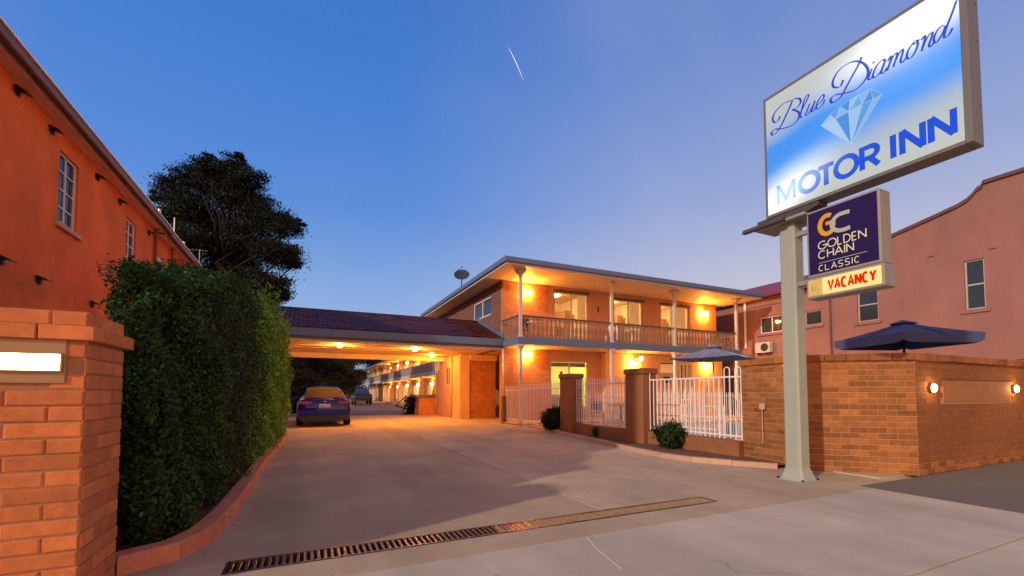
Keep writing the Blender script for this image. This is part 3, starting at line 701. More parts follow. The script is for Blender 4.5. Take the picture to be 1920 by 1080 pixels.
blobtree(585, 48, 9.0, 6.0, 'dark open tree behind the blue car, framed by the carport', low=.30)
blobtree(648, 60, 8.2, 8.0, 'rounded dull green tree beyond the dark parked vehicle', material=m_tree2, n=34000, name='rounded_tree')
blobtree(610, 72, 7.5, 9.0, 'low broad dark tree at the far end of the yard', material=m_tree2, name='broad_tree')
blobtree(700, 100, 13.5, 11, 'dark tree beyond the far end of the guest wing', material=m_tree2, n=26000, name='distant_tree', low=.05, ls=.16)
blobtree(640, 96, 9, 14, 'low dark tree mass closing the far end of the yard', material=m_tree, n=26000, name='distant_tree', low=.05, ls=.16)
blobtree(555, 27, 2.9, 2.6, 'dark rounded shrub just beyond the end of the hedge', n=16000, name='garden_shrub', low=.1, ls=.06)
blobtree(548, 40, 5.0, 4.0, 'dark shrub behind the blue car, close to the hedge', n=16000, name='garden_shrub', low=.1, ls=.08)

# ================================================================== MOTEL
mo = thing('motel_building', (7.4, 16.7, 0), 'two storey motel block with lit balcony, grey fascias and brown brick', 'building')
YF = 16.7; YO = 15.05
doors_up = [(9.92, 11.75, 3.385, 5.78), (13.22, 15.0, 3.385, 5.72), (16.15, 18.15, 3.385, 5.72)]
m = MB(); wall_xz(m, YF, YF + .2, 7.4, 9.6, 3.38, 6.0, []); m.build('brick_wall', m_mbrick, mo)
m = MB(); wall_xz(m, YF + .012, YF + .2, 9.6, 20.1, 3.38, 6.0, doors_up); m.build('front_wall', m_render, mo)
m = MB(); wall_xz(m, YF, YF + .2, 7.46, 9.68, 0, 3.1, []); m.build('brick_wall', m_mbrick, mo)
win_g = (9.72, 11.7, .55, 2.66); d2 = (15.75, 16.75, .03, 2.72); w3 = (17.0, 17.85, .9, 2.72)
m = MB(); wall_xz(m, YF + .012, YF + .2, 9.68, 12.44, 0, 3.1, [win_g]); m.build('front_wall', m_render, mo)
m = MB(); wall_xz(m, YF - .32, YF + .2, 12.44, 20.1, 0, 3.1, [d2, w3]); m.build('front_wall', m_render_l, mo)
m_shaded_brick = brickmat('shaded_side_brick', (.24, .095, .055), (.19, .075, .045), (.15, .07, .045))  # darker copy of the motel brick, shade on this side painted in
m = MB(); wall_yz(m, 7.4, 7.6, 16.905, 27, 3.1, 6.0, [(18.0, 20.3, 4.75, 5.6)]); m.build('side_wall', m_shaded_brick, mo)
m = MB(); m.box(19.9, 20.1, 16.91, 27, 0, 6.0).box(7.6, 19.9, 26.8, 27, 3.1, 6).box(8.5, 8.7, 16.91, 19.6, 0, 3.1).box(8.5, 19.9, 26.8, 27, 0, 3.1); m.build('side_wall', m_render, mo)
# side window upstairs
so = MB(); x0, x1 = 7.44, 7.50
so.box(x0, x1, 18, 18.06, 4.75, 5.6); so.box(x0, x1, 20.24, 20.3, 4.75, 5.6); so.box(x0, x1, 18.06, 20.24, 5.54, 5.6); so.box(x0, x1, 18.06, 20.24, 4.75, 4.81); so.box(x0, x1, 19.12, 19.18, 4.81, 5.54)
so = so.build('window', m_white, mo); B('pane', m_glass_d, so, 7.46, 7.465, 18.06, 19.12, 4.81, 5.54); B('pane', m_glass_d, so, 7.46, 7.465, 19.18, 20.24, 4.81, 5.54); B('curtain', m_inner, so, 7.62, 7.64, 19.3, 20.2, 4.8, 5.55)
# carport-side brickwork and pier
m = MB().box(7.102, 8.498, 20.06, 20.26, 0, 2.8); m.build('brick_wall', m_gbrick, mo)
m = MB().box(7.102, 8.5, 19.9, 20.26, 2.8, 3.09); m.build('lintel', m_render_l, mo)
m = MB().box(6.62, 7.10, 20.0, 21.2, 0, 3.09); m.build('pier', m_render_l, mo)
m = MB(); wall_yz(m, 6.6, 6.8, 21.202, 24.1, 0, 3.09, [(21.3, 22.45, 1.65, 2.56)]); m.box(6.8, 8.5, 23.9, 24.1, 0, 3.09); m.build('side_wall', m_render, mo)
so = MB(); x0, x1 = 6.62, 6.68; so.box(x0, x1, 21.3, 21.35, 1.65, 2.56); so.box(x0, x1, 22.4, 22.45, 1.65, 2.56); so.box(x0, x1, 21.35, 22.4, 2.51, 2.56); so.box(x0, x1, 21.35, 22.4, 1.65, 1.7); so.box(x0, x1, 21.85, 21.9, 1.7, 2.51)
so = so.build('window', m_alu, mo); B('pane', m_glass, so, 6.64, 6.645, 21.35, 21.85, 1.7, 2.51); B('pane', m_glass, so, 6.64, 6.645, 21.9, 22.4, 1.7, 2.51); B('curtain', m_inner_g, so, 6.9, 6.92, 21.25, 22.0, 1.6, 2.6); B('curtain', m_inner_d, so, 6.9, 6.92, 22.0, 22.5, 1.6, 2.6)
for (x, y) in [(6.56, 24.12), (6.56, 21.22), (7.34, 16.55)]: MB().tube([(x, y, .03), (x, y, 3.08)], .04, 8).build('downpipe', m_post, mo, smooth=True)
# slab and fascias
B('balcony_slab', m_render_l, mo, 7.34, 19.72, 15.02, 16.69, 3.12, 3.37)
B('floor_slab', m_render_l, mo, 7.41, 19.9, 16.905, 26.8, 3.12, 3.37)
B('slab_fascia', m_fascia, mo, 7.28, 19.80, 14.975, 15.015, 3.10, 3.38, b=.006)
B('slab_fascia', m_fascia, mo, 7.28, 7.335, 15.02, 16.42, 3.10, 3.38, b=.006)
B('slab_fascia', m_fascia, mo, 19.725, 19.80, 15.02, 16.42, 3.10, 3.38, b=.006)
B('step', m_conc, mo, 7.2, 20.1, 14.75, 16.69, .021, .06, b=.01)
# eaves
EX0, EX1, EY0, EY1 = 6.57, 20.75, 14.5, 27.6
B('soffit', m_soffit, mo, EX0 + .05, EX1 - .05, EY0 + .05, EY1 - .05, 6.0, 6.02)
fa = MB()
for (x0, x1, y0, y1) in [(EX0, EX1, EY0, EY0 + .045), (EX0, EX0 + .045, EY0 + .046, EY1), (EX1 - .045, EX1, EY0 + .046, EY1)]: fa.box(x0, x1, y0, y1, 5.985, 6.12)
fa.build('fascia', m_post, mo)
gu = MB()
for (x0, x1, y0, y1) in [(EX0 - .09, EX1 + .09, EY0 - .09, EY0 - .004), (EX0 - .09, EX0 - .004, EY0 - .003, EY1), (EX1 + .004, EX1 + .09, EY0 - .003, EY1)]: gu.bbox(x0, x1, y0, y1, 6.07, 6.26, b=.012)
gu.build('gutter', m_fascia, mo)
rz_ = 6.24; cx, cy = (EX0 + EX1) / 2, (EY0 + EY1) / 2; hr = rz_ + 6.5 * math.tan(R(17))
rf = MB().add([(EX0, EY0, rz_), (EX1, EY0, rz_), (EX1, EY1, rz_), (EX0, EY1, rz_), (EX0 + 6.5, cy, hr), (EX1 - 6.5, cy, hr)], [(0, 1, 5, 4), (1, 2, 5), (2, 3, 4, 5), (3, 0, 4), (3, 2, 1, 0)]); rf.build('roof', m_tilebase, mo)
# posts with flared capitals
def post(x, y, z0, z1, flare, lab=None):
    m = MB(); w = .055; f = flare; h = .26
    def sq(w_, z): return [(x - w_, y - w_, z), (x + w_, y - w_, z), (x + w_, y + w_, z), (x - w_, y + w_, z)]
    lv = [(w * 1.5, z0), (w * 1.5, z0 + .06), (w, z0 + .08), (w, z1 - h), (w * 1.25, z1 - h * .7), (f, z1 - .07), (f, z1)]
    v = []; [v.extend(sq(a, b)) for a, b in lv]; fs = [(3, 2, 1, 0)]
    for i in range(len(lv) - 1):
        for k in range(4): a = i * 4 + k; b = i * 4 + (k + 1) % 4; fs.append((a, b, b + 4, a + 4))
    fs.append(tuple(len(v) - 4 + k for k in range(4))); m.add(v, fs); return m.build('post', m_post, mo)
for x in (7.42, 11.77, 15.38, 19.55):
    post(x, 15.06, 3.38, 5.999, .16); post(x, 15.08, .06, 3.098, .12)
# balustrade: flat sawn balusters
prof = [(.078, 0), (.078, .10), (.045, .17), (.064, .30), (.066, .40), (.024, .54), (.020, .60), (.040, .65), (.082, .70), (.082, .78)]
bm_ = MB(); pr = [(a, b) for a, b in prof] + [(-a, b) for a, b in reversed(prof)]
n = len(pr); half = len(prof)
vs = [(a, -.011, b) for a, b in pr] + [(a, .011, b) for a, b in pr]; fs = []
for i in range(half - 1): fs.append((i, i + 1, n - 2 - i, n - 1 - i)); fs.append((n + i, n + n - 1 - i, n + n - 2 - i, n + i + 1))
for i in range(n): j = (i + 1) % n; fs.append((i, n + i, n + j, j))
bal = bm_.add(vs, fs).mesh('baluster', m_bal)
x = 7.60
while x < 19.5:
    if all(abs(x - p) > .1 for p in (7.42, 11.77, 15.38, 19.55)): inst('baluster', bal, mo, (x, 15.06, 3.42), 0)
    x += .198
for y in np.arange(15.22, 16.65, .198):
    inst('baluster', bal, mo, (7.36, y, 3.42), R(90)); inst('baluster', bal, mo, (19.62, y, 3.42), R(90))
B('handrail', m_rail, mo, 7.40, 19.6, 15.02, 15.10, 4.205, 4.245, b=.008)
B('handrail', m_rail, mo, 7.32, 7.40, 15.1, 16.69, 4.205, 4.245, b=.008)
B('handrail', m_rail, mo, 19.58, 19.66, 15.1, 16.69, 4.205, 4.245, b=.008)
B('bottom_rail', m_bal, mo, 7.42, 19.6, 15.035, 15.085, 3.385, 3.42)
# rooms behind the glass
def slider(x0, x1, z0, z1, wallmat, curtain_from, cur=m_curtain, y=YF, split=.5):
    t = .05; f = MB(); ya, yb = y + .06, y + .13
    f.box(x0, x0 + t, ya, yb, z0, z1); f.box(x1 - t, x1, ya, yb, z0, z1); f.box(x0 + t, x1 - t, ya, yb, z1 - t, z1); f.box(x0 + t, x1 - t, ya, yb, z0, z0 + t)
    xm = x0 + (x1 - x0) * split; f.box(xm - .025, xm + .025, ya + .005, yb - .005, z0 + t, z1 - t)
    fo = f.build('sliding_door', m_alu, mo)
    B('pane', m_glass, fo, x0 + t, xm - .025, ya + .03, ya + .036, z0 + t, z1 - t); B('pane', m_glass, fo, xm + .025, x1 - t, ya + .03, ya + .036, z0 + t, z1 - t)
    # pleated curtain
    c = MB(); xs = np.arange(curtain_from, x1 + .05, .045); n_ = len(xs); yy = y + .34
    v = [(a, yy + .06 * (i % 2), z0 + .04) for i, a in enumerate(xs)] + [(a, yy + .06 * (i % 2), z1 + .05) for i, a in enumerate(xs)]
    v += [(p[0], p[1] + .004, p[2]) for p in v]
    if n_ > 2: c.add(v, [(i, i + 1, n_ + i + 1, n_ + i) for i in range(n_ - 1)] + [(2 * n_ + i, 3 * n_ + i, 3 * n_ + i + 1, 2 * n_ + i + 1) for i in range(n_ - 1)]); c.build('curtain', cur, fo)
    r = MB(); xa, xb, yb2 = x0 - .6, x1 + .5, y + 3.2
    r.box(xa, xb, yb2, yb2 + .02, z0, z1 + .25); r.box(xa - .02, xa, y + .25, yb2, z0, z1 + .25); r.box(xb, xb + .02, y + .25, yb2, z0, z1 + .25); r.box(xa, xb, y + .25, yb2, z1 + .25, z1 + .27)
    r.build('room', wallmat, mo)
    B('room_light', emat('room_light_office' if wallmat is m_inner_g else 'room_light', (.9, .78, .25) if wallmat is m_inner_g else (1, .58, .22), 120), mo, (x0 + x1) / 2 - .2, (x0 + x1) / 2 + .2, y + 1.4, y + 1.8, z1 + .17, z1 + .24)
    return fo
slider(*doors_up[0][:2], 3.39, 5.78, m_inner, 11.35)
slider(*doors_up[1][:2], 3.39, 5.72, m_inner, 14.4)
slider(*doors_up[2][:2], 3.39, 5.72, m_inner, 17.1)
so = slider(win_g[0], win_g[1], .56, 2.66, m_inner_g, 99)
B('valance', mat('shade_cloth', (.30, .26, .18), .9), so, 9.8, 11.65, YF + .2, YF + .21, 2.42, 2.60)
B('notice', m_bronze, so, 10.32, 10.45, YF + .22, YF + .225, 1.95, 2.2)
# reception desk + interior furniture silhouettes seen in the rooms
B('headboard', m_bronze, mo, 10.9, 11.5, 18.6, 18.65, 3.4, 4.5); B('internal_door', mat('door_pink', (.6, .36, .26), .7), mo, 16.5, 17.2, 19.7, 19.75, 3.4, 5.3)
for (xa, xb) in ((9.9, 11.7), (13.2, 15.0), (16.1, 18.1)):
    B('bed', mat('bed_linen', (.7, .62, .5), .9), mo, xa + .1, xa + 1.4, 18.1, 19.8, 3.4, 3.95, b=.06); B('picture', m_bronze, mo, xa + .35, xa + .95, 19.86, 19.89, 4.7, 5.15, b=.01)
    B('wardrobe', mat('wardrobe_wood', (.34, .19, .09), .5, .2, 6, .1, 30, stretch=(1, 1, .2)), mo, xb - .1, xb + .3, 18.6, 19.6, 3.4, 5.4, b=.01); B('lintel_track', m_bronze, mo, xa - .05, xb + .1, YF - .012, YF + .05, 5.72 if xa > 12 else 5.78, 5.80 if xa > 12 else 5.86)
B('noticeboard', m_bronze, mo, 10.9, 11.3, 19.86, 19.89, 1.7, 2.2); B('counter', MATS['wardrobe_wood'], mo, 9.4, 11.4, 18.3, 18.7, .06, 1.15, b=.01)
# ground floor doors on the right
fd = MB(); x0, x1, z0, z1 = d2; ya = YF - .26
fd.box(x0, x0 + .05, ya, ya + .06, z0, z1); fd.box(x1 - .05, x1, ya, ya + .06, z0, z1); fd.box(x0 + .05, x1 - .05, ya, ya + .06, z1 - .05, z1)
fo = fd.build('door_frame', m_bronze, mo); B('door', mat('door_cream', (.62, .46, .30), .6, .08), fo, x0 + .05, x1 - .05, ya + .03, ya + .06, z0, 2.2, b=.004)
for (a, b, c, d) in [(x0 + .18, x0 + .42, .25, 1.0), (x0 + .56, x1 - .18, .25, 1.0), (x0 + .18, x0 + .42, 1.15, 1.6), (x0 + .56, x1 - .18, 1.15, 1.6)]: B('door_panel', MATS['door_cream'], fo, a, b, ya + .018, ya + .03, c, d, b=.004)
B('pane', m_glass_d, fo, x0 + .3, x1 - .3, ya + .015, ya + .03, 1.72, 2.05); B('transom', m_curtain, fo, x0 + .05, x1 - .05, ya + .03, ya + .05, 2.22, z1 - .05); MB().lathe((x1 - .12, ya - .0, 1.05), [(.0, 0), (.03, .01), (.03, .04), (0, .05)], 8).build('handle', m_alu, fo)
x0, x1, z0, z1 = w3; fd = MB(); fd.box(x0, x0 + .05, ya, ya + .06, z0, z1); fd.box(x1 - .05, x1, ya, ya + .06, z0, z1); fd.box(x0 + .05, x1 - .05, ya, ya + .06, z1 - .05, z1); fd.box(x0 + .05, x1 - .05, ya, ya + .06, z0, z0 + .05); fd.box((x0 + x1) / 2 - .02, (x0 + x1) / 2 + .02, ya, ya + .06, z0 + .05, z1 - .05)
fo = fd.build('window', m_white, mo); B('pane', m_glass, fo, x0 + .05, x1 - .05, ya + .03, ya + .035, z0 + .05, z1 - .05)
for k in range(9): B('blind_slat', m_curtain if k % 3 else m_inner_d, fo, x0 + .06 + k * .086, x0 + .13 + k * .086, ya + .12, ya + .125, z0 + .05, z1 - .05)
B('wall_number', m_dark, mo, 12.25, 12.33, YF + .002, YF + .011, 5.0, 5.28)

# wall lamps
def wall_lamp(x, y, z, label, w=.20, s=540, twin=False, hood=True):
    t = thing('wall_lamp', (x, y, z), label, 'lamp', 'lit wall lamps of the motel')
    m = MB().bbox(x - .07, x + .07, y - .03, y - .001, z - .12, z + .10, b=.006); m.build('backplate', m_bronze, t)
    em = emat('lamp_glass', WARM, s)
    MB().bbox(x - w / 2, x + w / 2, y - .16, y - .05, z - .07, z + .06, b=.02).build('shade', em, t)
    if twin: MB().bbox(x - w / 2 - .19, x - w / 2 - .05, y - .15, y - .06, z - .04, z + .08, b=.02).build('shade', em, t)
    if hood: MB().prism([(y - .19, z + .085), (y - .03, z + .14), (y - .03, z + .125), (y - .19, z + .07)], 0, x - w / 2 - .03, x + w / 2 + .03).build('hood', m_bronze, t)
    return t
wall_lamp(8.52, YF, 5.55, 'lit lamp on the brick wall of the upper balcony, left end', hood=False, w=.26)
wall_lamp(19.2, YF, 5.45, 'twin lit lamp at the far right end of the upper balcony', twin=True)
wall_lamp(8.5, YF, 2.86, 'lit lamp on the ground floor brick wall behind the white corner post', w=.30, hood=False)
wall_lamp(14.1, YF - .32, 2.66, 'twin lit lamp under the balcony above the middle brick pier', twin=True)
wall_lamp(18.95, YF - .32, 2.64, 'twin lit lamp below the grey umbrella at the ground floor right end', twin=True)
t = thing('pendant_lamp', (13.4, 15.6, 3.1), 'round white globe lamp hanging under the balcony beside the twin lamp', 'lamp')
MB().tube([(13.78, 15.6, 3.11), (13.8, 15.55, 2.93)], .012, 6).build('stem', m_dark, t)
s_ = MB().lathe((13.8, 15.55, 2.80), [(.005, -.085), (.05, -.07), (.08, -.02), (.085, .02), (.06, .07), (.02, .09)], 12); s_.build('globe', emat('globe_glass', (1, .72, .4), 30), t, smooth=True)

# ================================================================== CARPORT
cp = thing('carport', (3.2, 19.6, 0), 'wide carport with dark red tiled roof and lit cream ceiling over the driveway', 'carport')
CX0, CX1 = -1.3, 7.27
B('ceiling', m_soffit, cp, CX0, CX1 + .1, 16.55, 22.8, 3.13, 3.15)
for k in range(7): B('ceiling_batten', m_soffit, cp, CX0, CX1 + .1, 17.3 + k * .85, 17.34 + k * .85, 3.118, 3.129)
B('fascia', m_fascia, cp, CX0, CX1, 16.42, 16.47, 3.17, 3.46, b=.012)
B('trim', m_rail, cp, CX0 + .05, CX1 + .08, 16.475, 16.53, 3.10, 3.17)
B('beam', m_soffit, cp, CX0, 6.6, 22.55, 22.75, 2.90, 3.128)
B('fascia', m_fascia, cp, CX0, CX1, 22.8, 22.85, 3.17, 3.46, b=.012)
B('beam', m_post, cp, CX0, CX1, 16.535, 16.62, 3.02, 3.128)
B('bracket', m_white, cp, -.85, -.72, 16.36, 16.419, 3.06, 3.17, b=.006)
rf = MB().prism([(16.45, 3.44), (19.63, 4.62), (22.82, 3.44)], 0, CX0, CX1 + .12); rf.build('roof_deck', m_tilebase, cp)
sl = math.atan2(1.18, 3.18)
tm = MB(); W_ = .31; Lt = .40; cols = 8; v = []
for j, (yy, zb) in enumerate(((0, .022), (Lt, .0))):
    for i in range(cols + 1):
        u = i / cols; zc = .030 * abs(math.sin(u * 2 * math.pi)) ** .8 * (1 if u < .5 else .55); v.append((u * W_, yy, zc + zb))
for i in range(cols + 1): u = i / cols; v.append((u * W_, 0, 0.0))
fs = [(i, i + 1, cols + 2 + i, cols + 1 + i) for i in range(cols)] + [(2 * cols + 2 + i, 2 * cols + 3 + i, i + 1, i) for i in range(cols)]
tile = tm.add(v, fs).mesh('roof_tile', m_tile)
rows = 10; ex = 3.38 / rows; cnt = 0
for r in range(rows):
    s = r * ex; y = 16.43 + s * math.cos(sl); z = 3.475 + s * math.sin(sl)
    for c in range(28):
        x = CX0 + .02 + c * W_ 
        if cnt >= 300 or x > CX1 - .2: break
        inst('roof_tile', tile, cp, (x, y, z + random.uniform(-.004, .004)), 0, (1, 1, 1), rx=sl + random.uniform(-.01, .01)); cnt += 1
rt = MB()
for k in range(28):
    x = CX0 + k * .305; c = [(.13 * math.cos(a), .07 * math.sin(a)) for a in np.linspace(0, math.pi, 7)]
    m_ = MB().prism([(19.63 + a, 4.63 + b) for a, b in c], 0, x, x + .298); m_.build('ridge_tile', m_tile, cp)
fl_ = MB().prism([(16.45, 3.50), (19.63, 4.70), (22.8, 3.50), (22.8, 3.60), (19.63, 4.82), (16.45, 3.60)], 0, 7.30, 7.395); fl_.build('flashing', m_fascia, cp)
for y in (17.2, 22.2): B('post', m_post, cp, -1.28, -1.18, y, y + .1, 0, 3.13)
for i, (x, y) in enumerate([(1.14, 18.4), (4.15, 18.6)]):
    t = thing('ceiling_lamp', (x, y, 3.12), ['left', 'right'][i] + ' one of two glowing lamps on the carport ceiling', 'lamp')
    B('base', m_white, t, x - .08, x + .08, y - .2, y + .2, 3.095, 3.117, b=.004)
    MB().bbox(x - .06, x + .06, y - .18, y + .18, 3.03, 3.094, b=.02).build('diffuser', emat('carport_diffuser', WARM, 1300), t)
t = thing('ceiling_lamp', (5.6, 21.4, 3.12), 'rear lamp on the carport ceiling close to the orange pier', 'lamp')
B('base', m_white, t, 5.5, 5.7, 21.3, 21.5, 3.095, 3.117, b=.004); MB().bbox(5.53, 5.67, 21.33, 21.47, 3.03, 3.094, b=.02).build('diffuser', MATS['carport_diffuser'], t)

# satellite dish
sd_ = thing('satellite_dish', (7.3, 22, 6.5), 'round satellite dish on a pole above the motel roof edge', 'satellite dish')
MB().tube([(7.3, 22, 6.35), (7.35, 22, 7.15), (7.34, 21.9, 7.4)], .03, 8).build('mast', m_dark, sd_)
dm = MB(); nrm = Vector((-.25, -.75, .6)).normalized(); u_ = nrm.orthogonal().normalized(); w_2 = nrm.cross(u_); c_ = Vector((7.3, 21.85, 7.50)); v = [tuple(c_ - nrm * .09)]; N_ = 24
for (rr, dp) in ((.15, -.08), (.3, -.05), (.43, 0)):
    for k in range(N_): a = 6.28318 * k / N_; v.append(tuple(c_ + (u_ * math.cos(a) + w_2 * math.sin(a) * .92) * rr + nrm * dp))
fs = [(0, 1 + k, 1 + (k + 1) % N_) for k in range(N_)] + [(1 + r * N_ + k, 1 + r * N_ + (k + 1) % N_, 1 + (r + 1) * N_ + (k + 1) % N_, 1 + (r + 1) * N_ + k) for r in (0, 1) for k in range(N_)]
v2 = [tuple(Vector(p) - nrm * .012) for p in v]; nb = len(v); dm.add(v + v2, fs + [tuple(i + nb for i in reversed(f)) for f in fs])
dm.build('dish', mat('dish_grey', (.035, .045, .06), .6), sd_, smooth=True)
MB().tube([tuple(c_ - w_2 * .38), tuple(c_ + nrm * .45)], .012, 6).build('arm', m_dark, sd_); MB().lathe(tuple(c_ + nrm * .45), [(.0, -.04), (.035, -.03), (.035, .04), (0, .05)], 8).build('receiver', m_dark, sd_)

# planter / block beyond the carport
t = thing('brick_planter', (6.1, 24.4, 0), 'square brown brick planter box at the back corner of the carport', 'planter')
B('wall', m_gbrick, t, 5.62, 6.52, 24.15, 25.3, 0, 1.0); B('cap', m_fascia, t, 5.4, 6.56, 24.05, 25.4, 1.0, 1.14, b=.01)
blobtree(776, 25.5, 1.35, .95, 'dark shrub growing beside the brick planter', n=6000, name='garden_shrub', low=.15, ls=.035)
B('timber', m_bronze, None, 0, .01, 0, .01, -.5, -.49) if False else None
t = thing('timber_post', (7.29, 16.35, 0), 'short dark timber post at the front corner of the carport opening', 'post')
m = MB(); m.add([(7.22, 16.25, .0), (7.34, 16.25, 0), (7.34, 16.37, 0), (7.22, 16.37, 0), (7.18, 16.21, .2), (7.38, 16.21, .2), (7.38, 16.41, .2), (7.18, 16.41, .2), (7.20, 16.23, 1.1), (7.36, 16.23, 1.1), (7.36, 16.39, 1.1), (7.20, 16.39, 1.1)], [(0, 1, 5, 4), (1, 2, 6, 5), (2, 3, 7, 6), (3, 0, 4, 7), (4, 5, 9, 8), (5, 6, 10, 9), (6, 7, 11, 10), (7, 4, 8, 11), (8, 9, 10, 11)])
m.build('shaft', m_bronze, t); B('foot', m_dark, t, 7.14, 7.42, 16.17, 16.45, .001, .02)

# ================================================================== REAR GALLERY WING
fw = thing('gallery_wing', (10.3, 30, 0), 'long two storey guest wing with lit galleries seen under the carport', 'building')
GX = 10.3; GY0, GY1 = 30.0, 92
B('rear_wall', m_render_l, fw, 11.9, 12.1, GY0, GY1, 0, 5.75); B('slab_fascia', m_post, fw, GX - .04, GX, GY0, GY1, 2.86, 3.2)
B('gallery_slab', m_render_l, fw, GX + .001, 11.9, GY0, GY1, 2.88, 3.15); B('soffit', m_soffit, fw, GX - .3, 12.1, GY0 - .3, GY1, 5.75, 5.8)
B('gutter', m_fascia, fw, GX - .4, GX - .305, GY0 - .3, GY1, 5.74, 5.92); B('end_wall', m_render, fw, 10.45, 12.1, GY0 - .2, GY0 - .001, 0, 5.75)
rf = MB().prism([(GX - .35, 5.85), (15.5, 7.4), (20, 5.85)], 1, GY0 - .3, GY1); rf.build('roof', m_roof, fw)
B('balustrade_panel', mat('wing_panel', (.30, .21, .16), .7, .1), fw, GX, GX + .03, GY0, GY1, 3.22, 4.02); B('handrail', m_rail, fw, GX - .03, GX + .06, GY0, GY1, 4.04, 4.1)
k = 0
for y in np.arange(GY0 + 1, GY1, 6.2):
    B('post', m_post, fw, GX + .04, GX + .14, y, y + .1, 0, 2.87); B('post', m_post, fw, GX + .04, GX + .14, y, y + .1, 3.16, 5.74)
    for z0 in (0, 3.16):
        B('door', m_bronze, fw, 11.86, 11.898, y + .6, y + 1.4, z0, z0 + 2.1); B('window', m_curtain, fw, 11.86, 11.898, y + 2.0, y + 3.8, z0 + .5, z0 + 2.1)
        B('blade_wall', m_render_l, fw, 11.3, 11.85, y + 4.9, y + 5.05, z0, z0 + 2.55)
ordn = ['nearest', 'second', 'third', 'fourth', 'fifth', 'sixth', 'seventh', 'eighth', 'ninth', 'tenth']
lamp_me = None
for fl, z in (('ground floor', 2.2), ('upper floor', 5.2)):
    for i, y in enumerate(np.arange(GY0 + 2.4, GY1 - 20, 6.2)):
        t = thing('gallery_lamp', (11.8, y, z), '%s lit lamp along the %s of the rear guest wing' % (ordn[i], fl), 'lamp', 'lamps along the rear guest wing')
        MB().bbox(11.66, 11.82, y - .13, y + .13, z - .1, z + .1, b=.03).build('shade', emat('gallery_glass', WARM, 520), t); B('backplate', m_bronze, t, 11.82, 11.898, y - .06, y + .06, z - .12, z + .12)
bf = thing('back_fence', (7, 74, 0), 'pale paling fence at the far end of the rear yard', 'fence')
B('post', m_post, bf, 6.0, 6.1, 73.9, 74, 0, 1.9)
for k in range(44): B('paling', m_post, bf, -4 + k * .32, -4 + k * .32 + .3, 74.01, 74.04, 0, 1.85 + .02 * (k % 2))
t = thing('garden_edging', (9, 62, 0), 'low pale kerb in front of the far guest wing', 'kerb'); B('kerb_stone', m_kerbc, t, 7.5, 10.2, 60, 60.3, 0, .14); B('kerb_stone', m_kerbc, t, 9.0, 9.25, 30, 59.9, 0, .14)

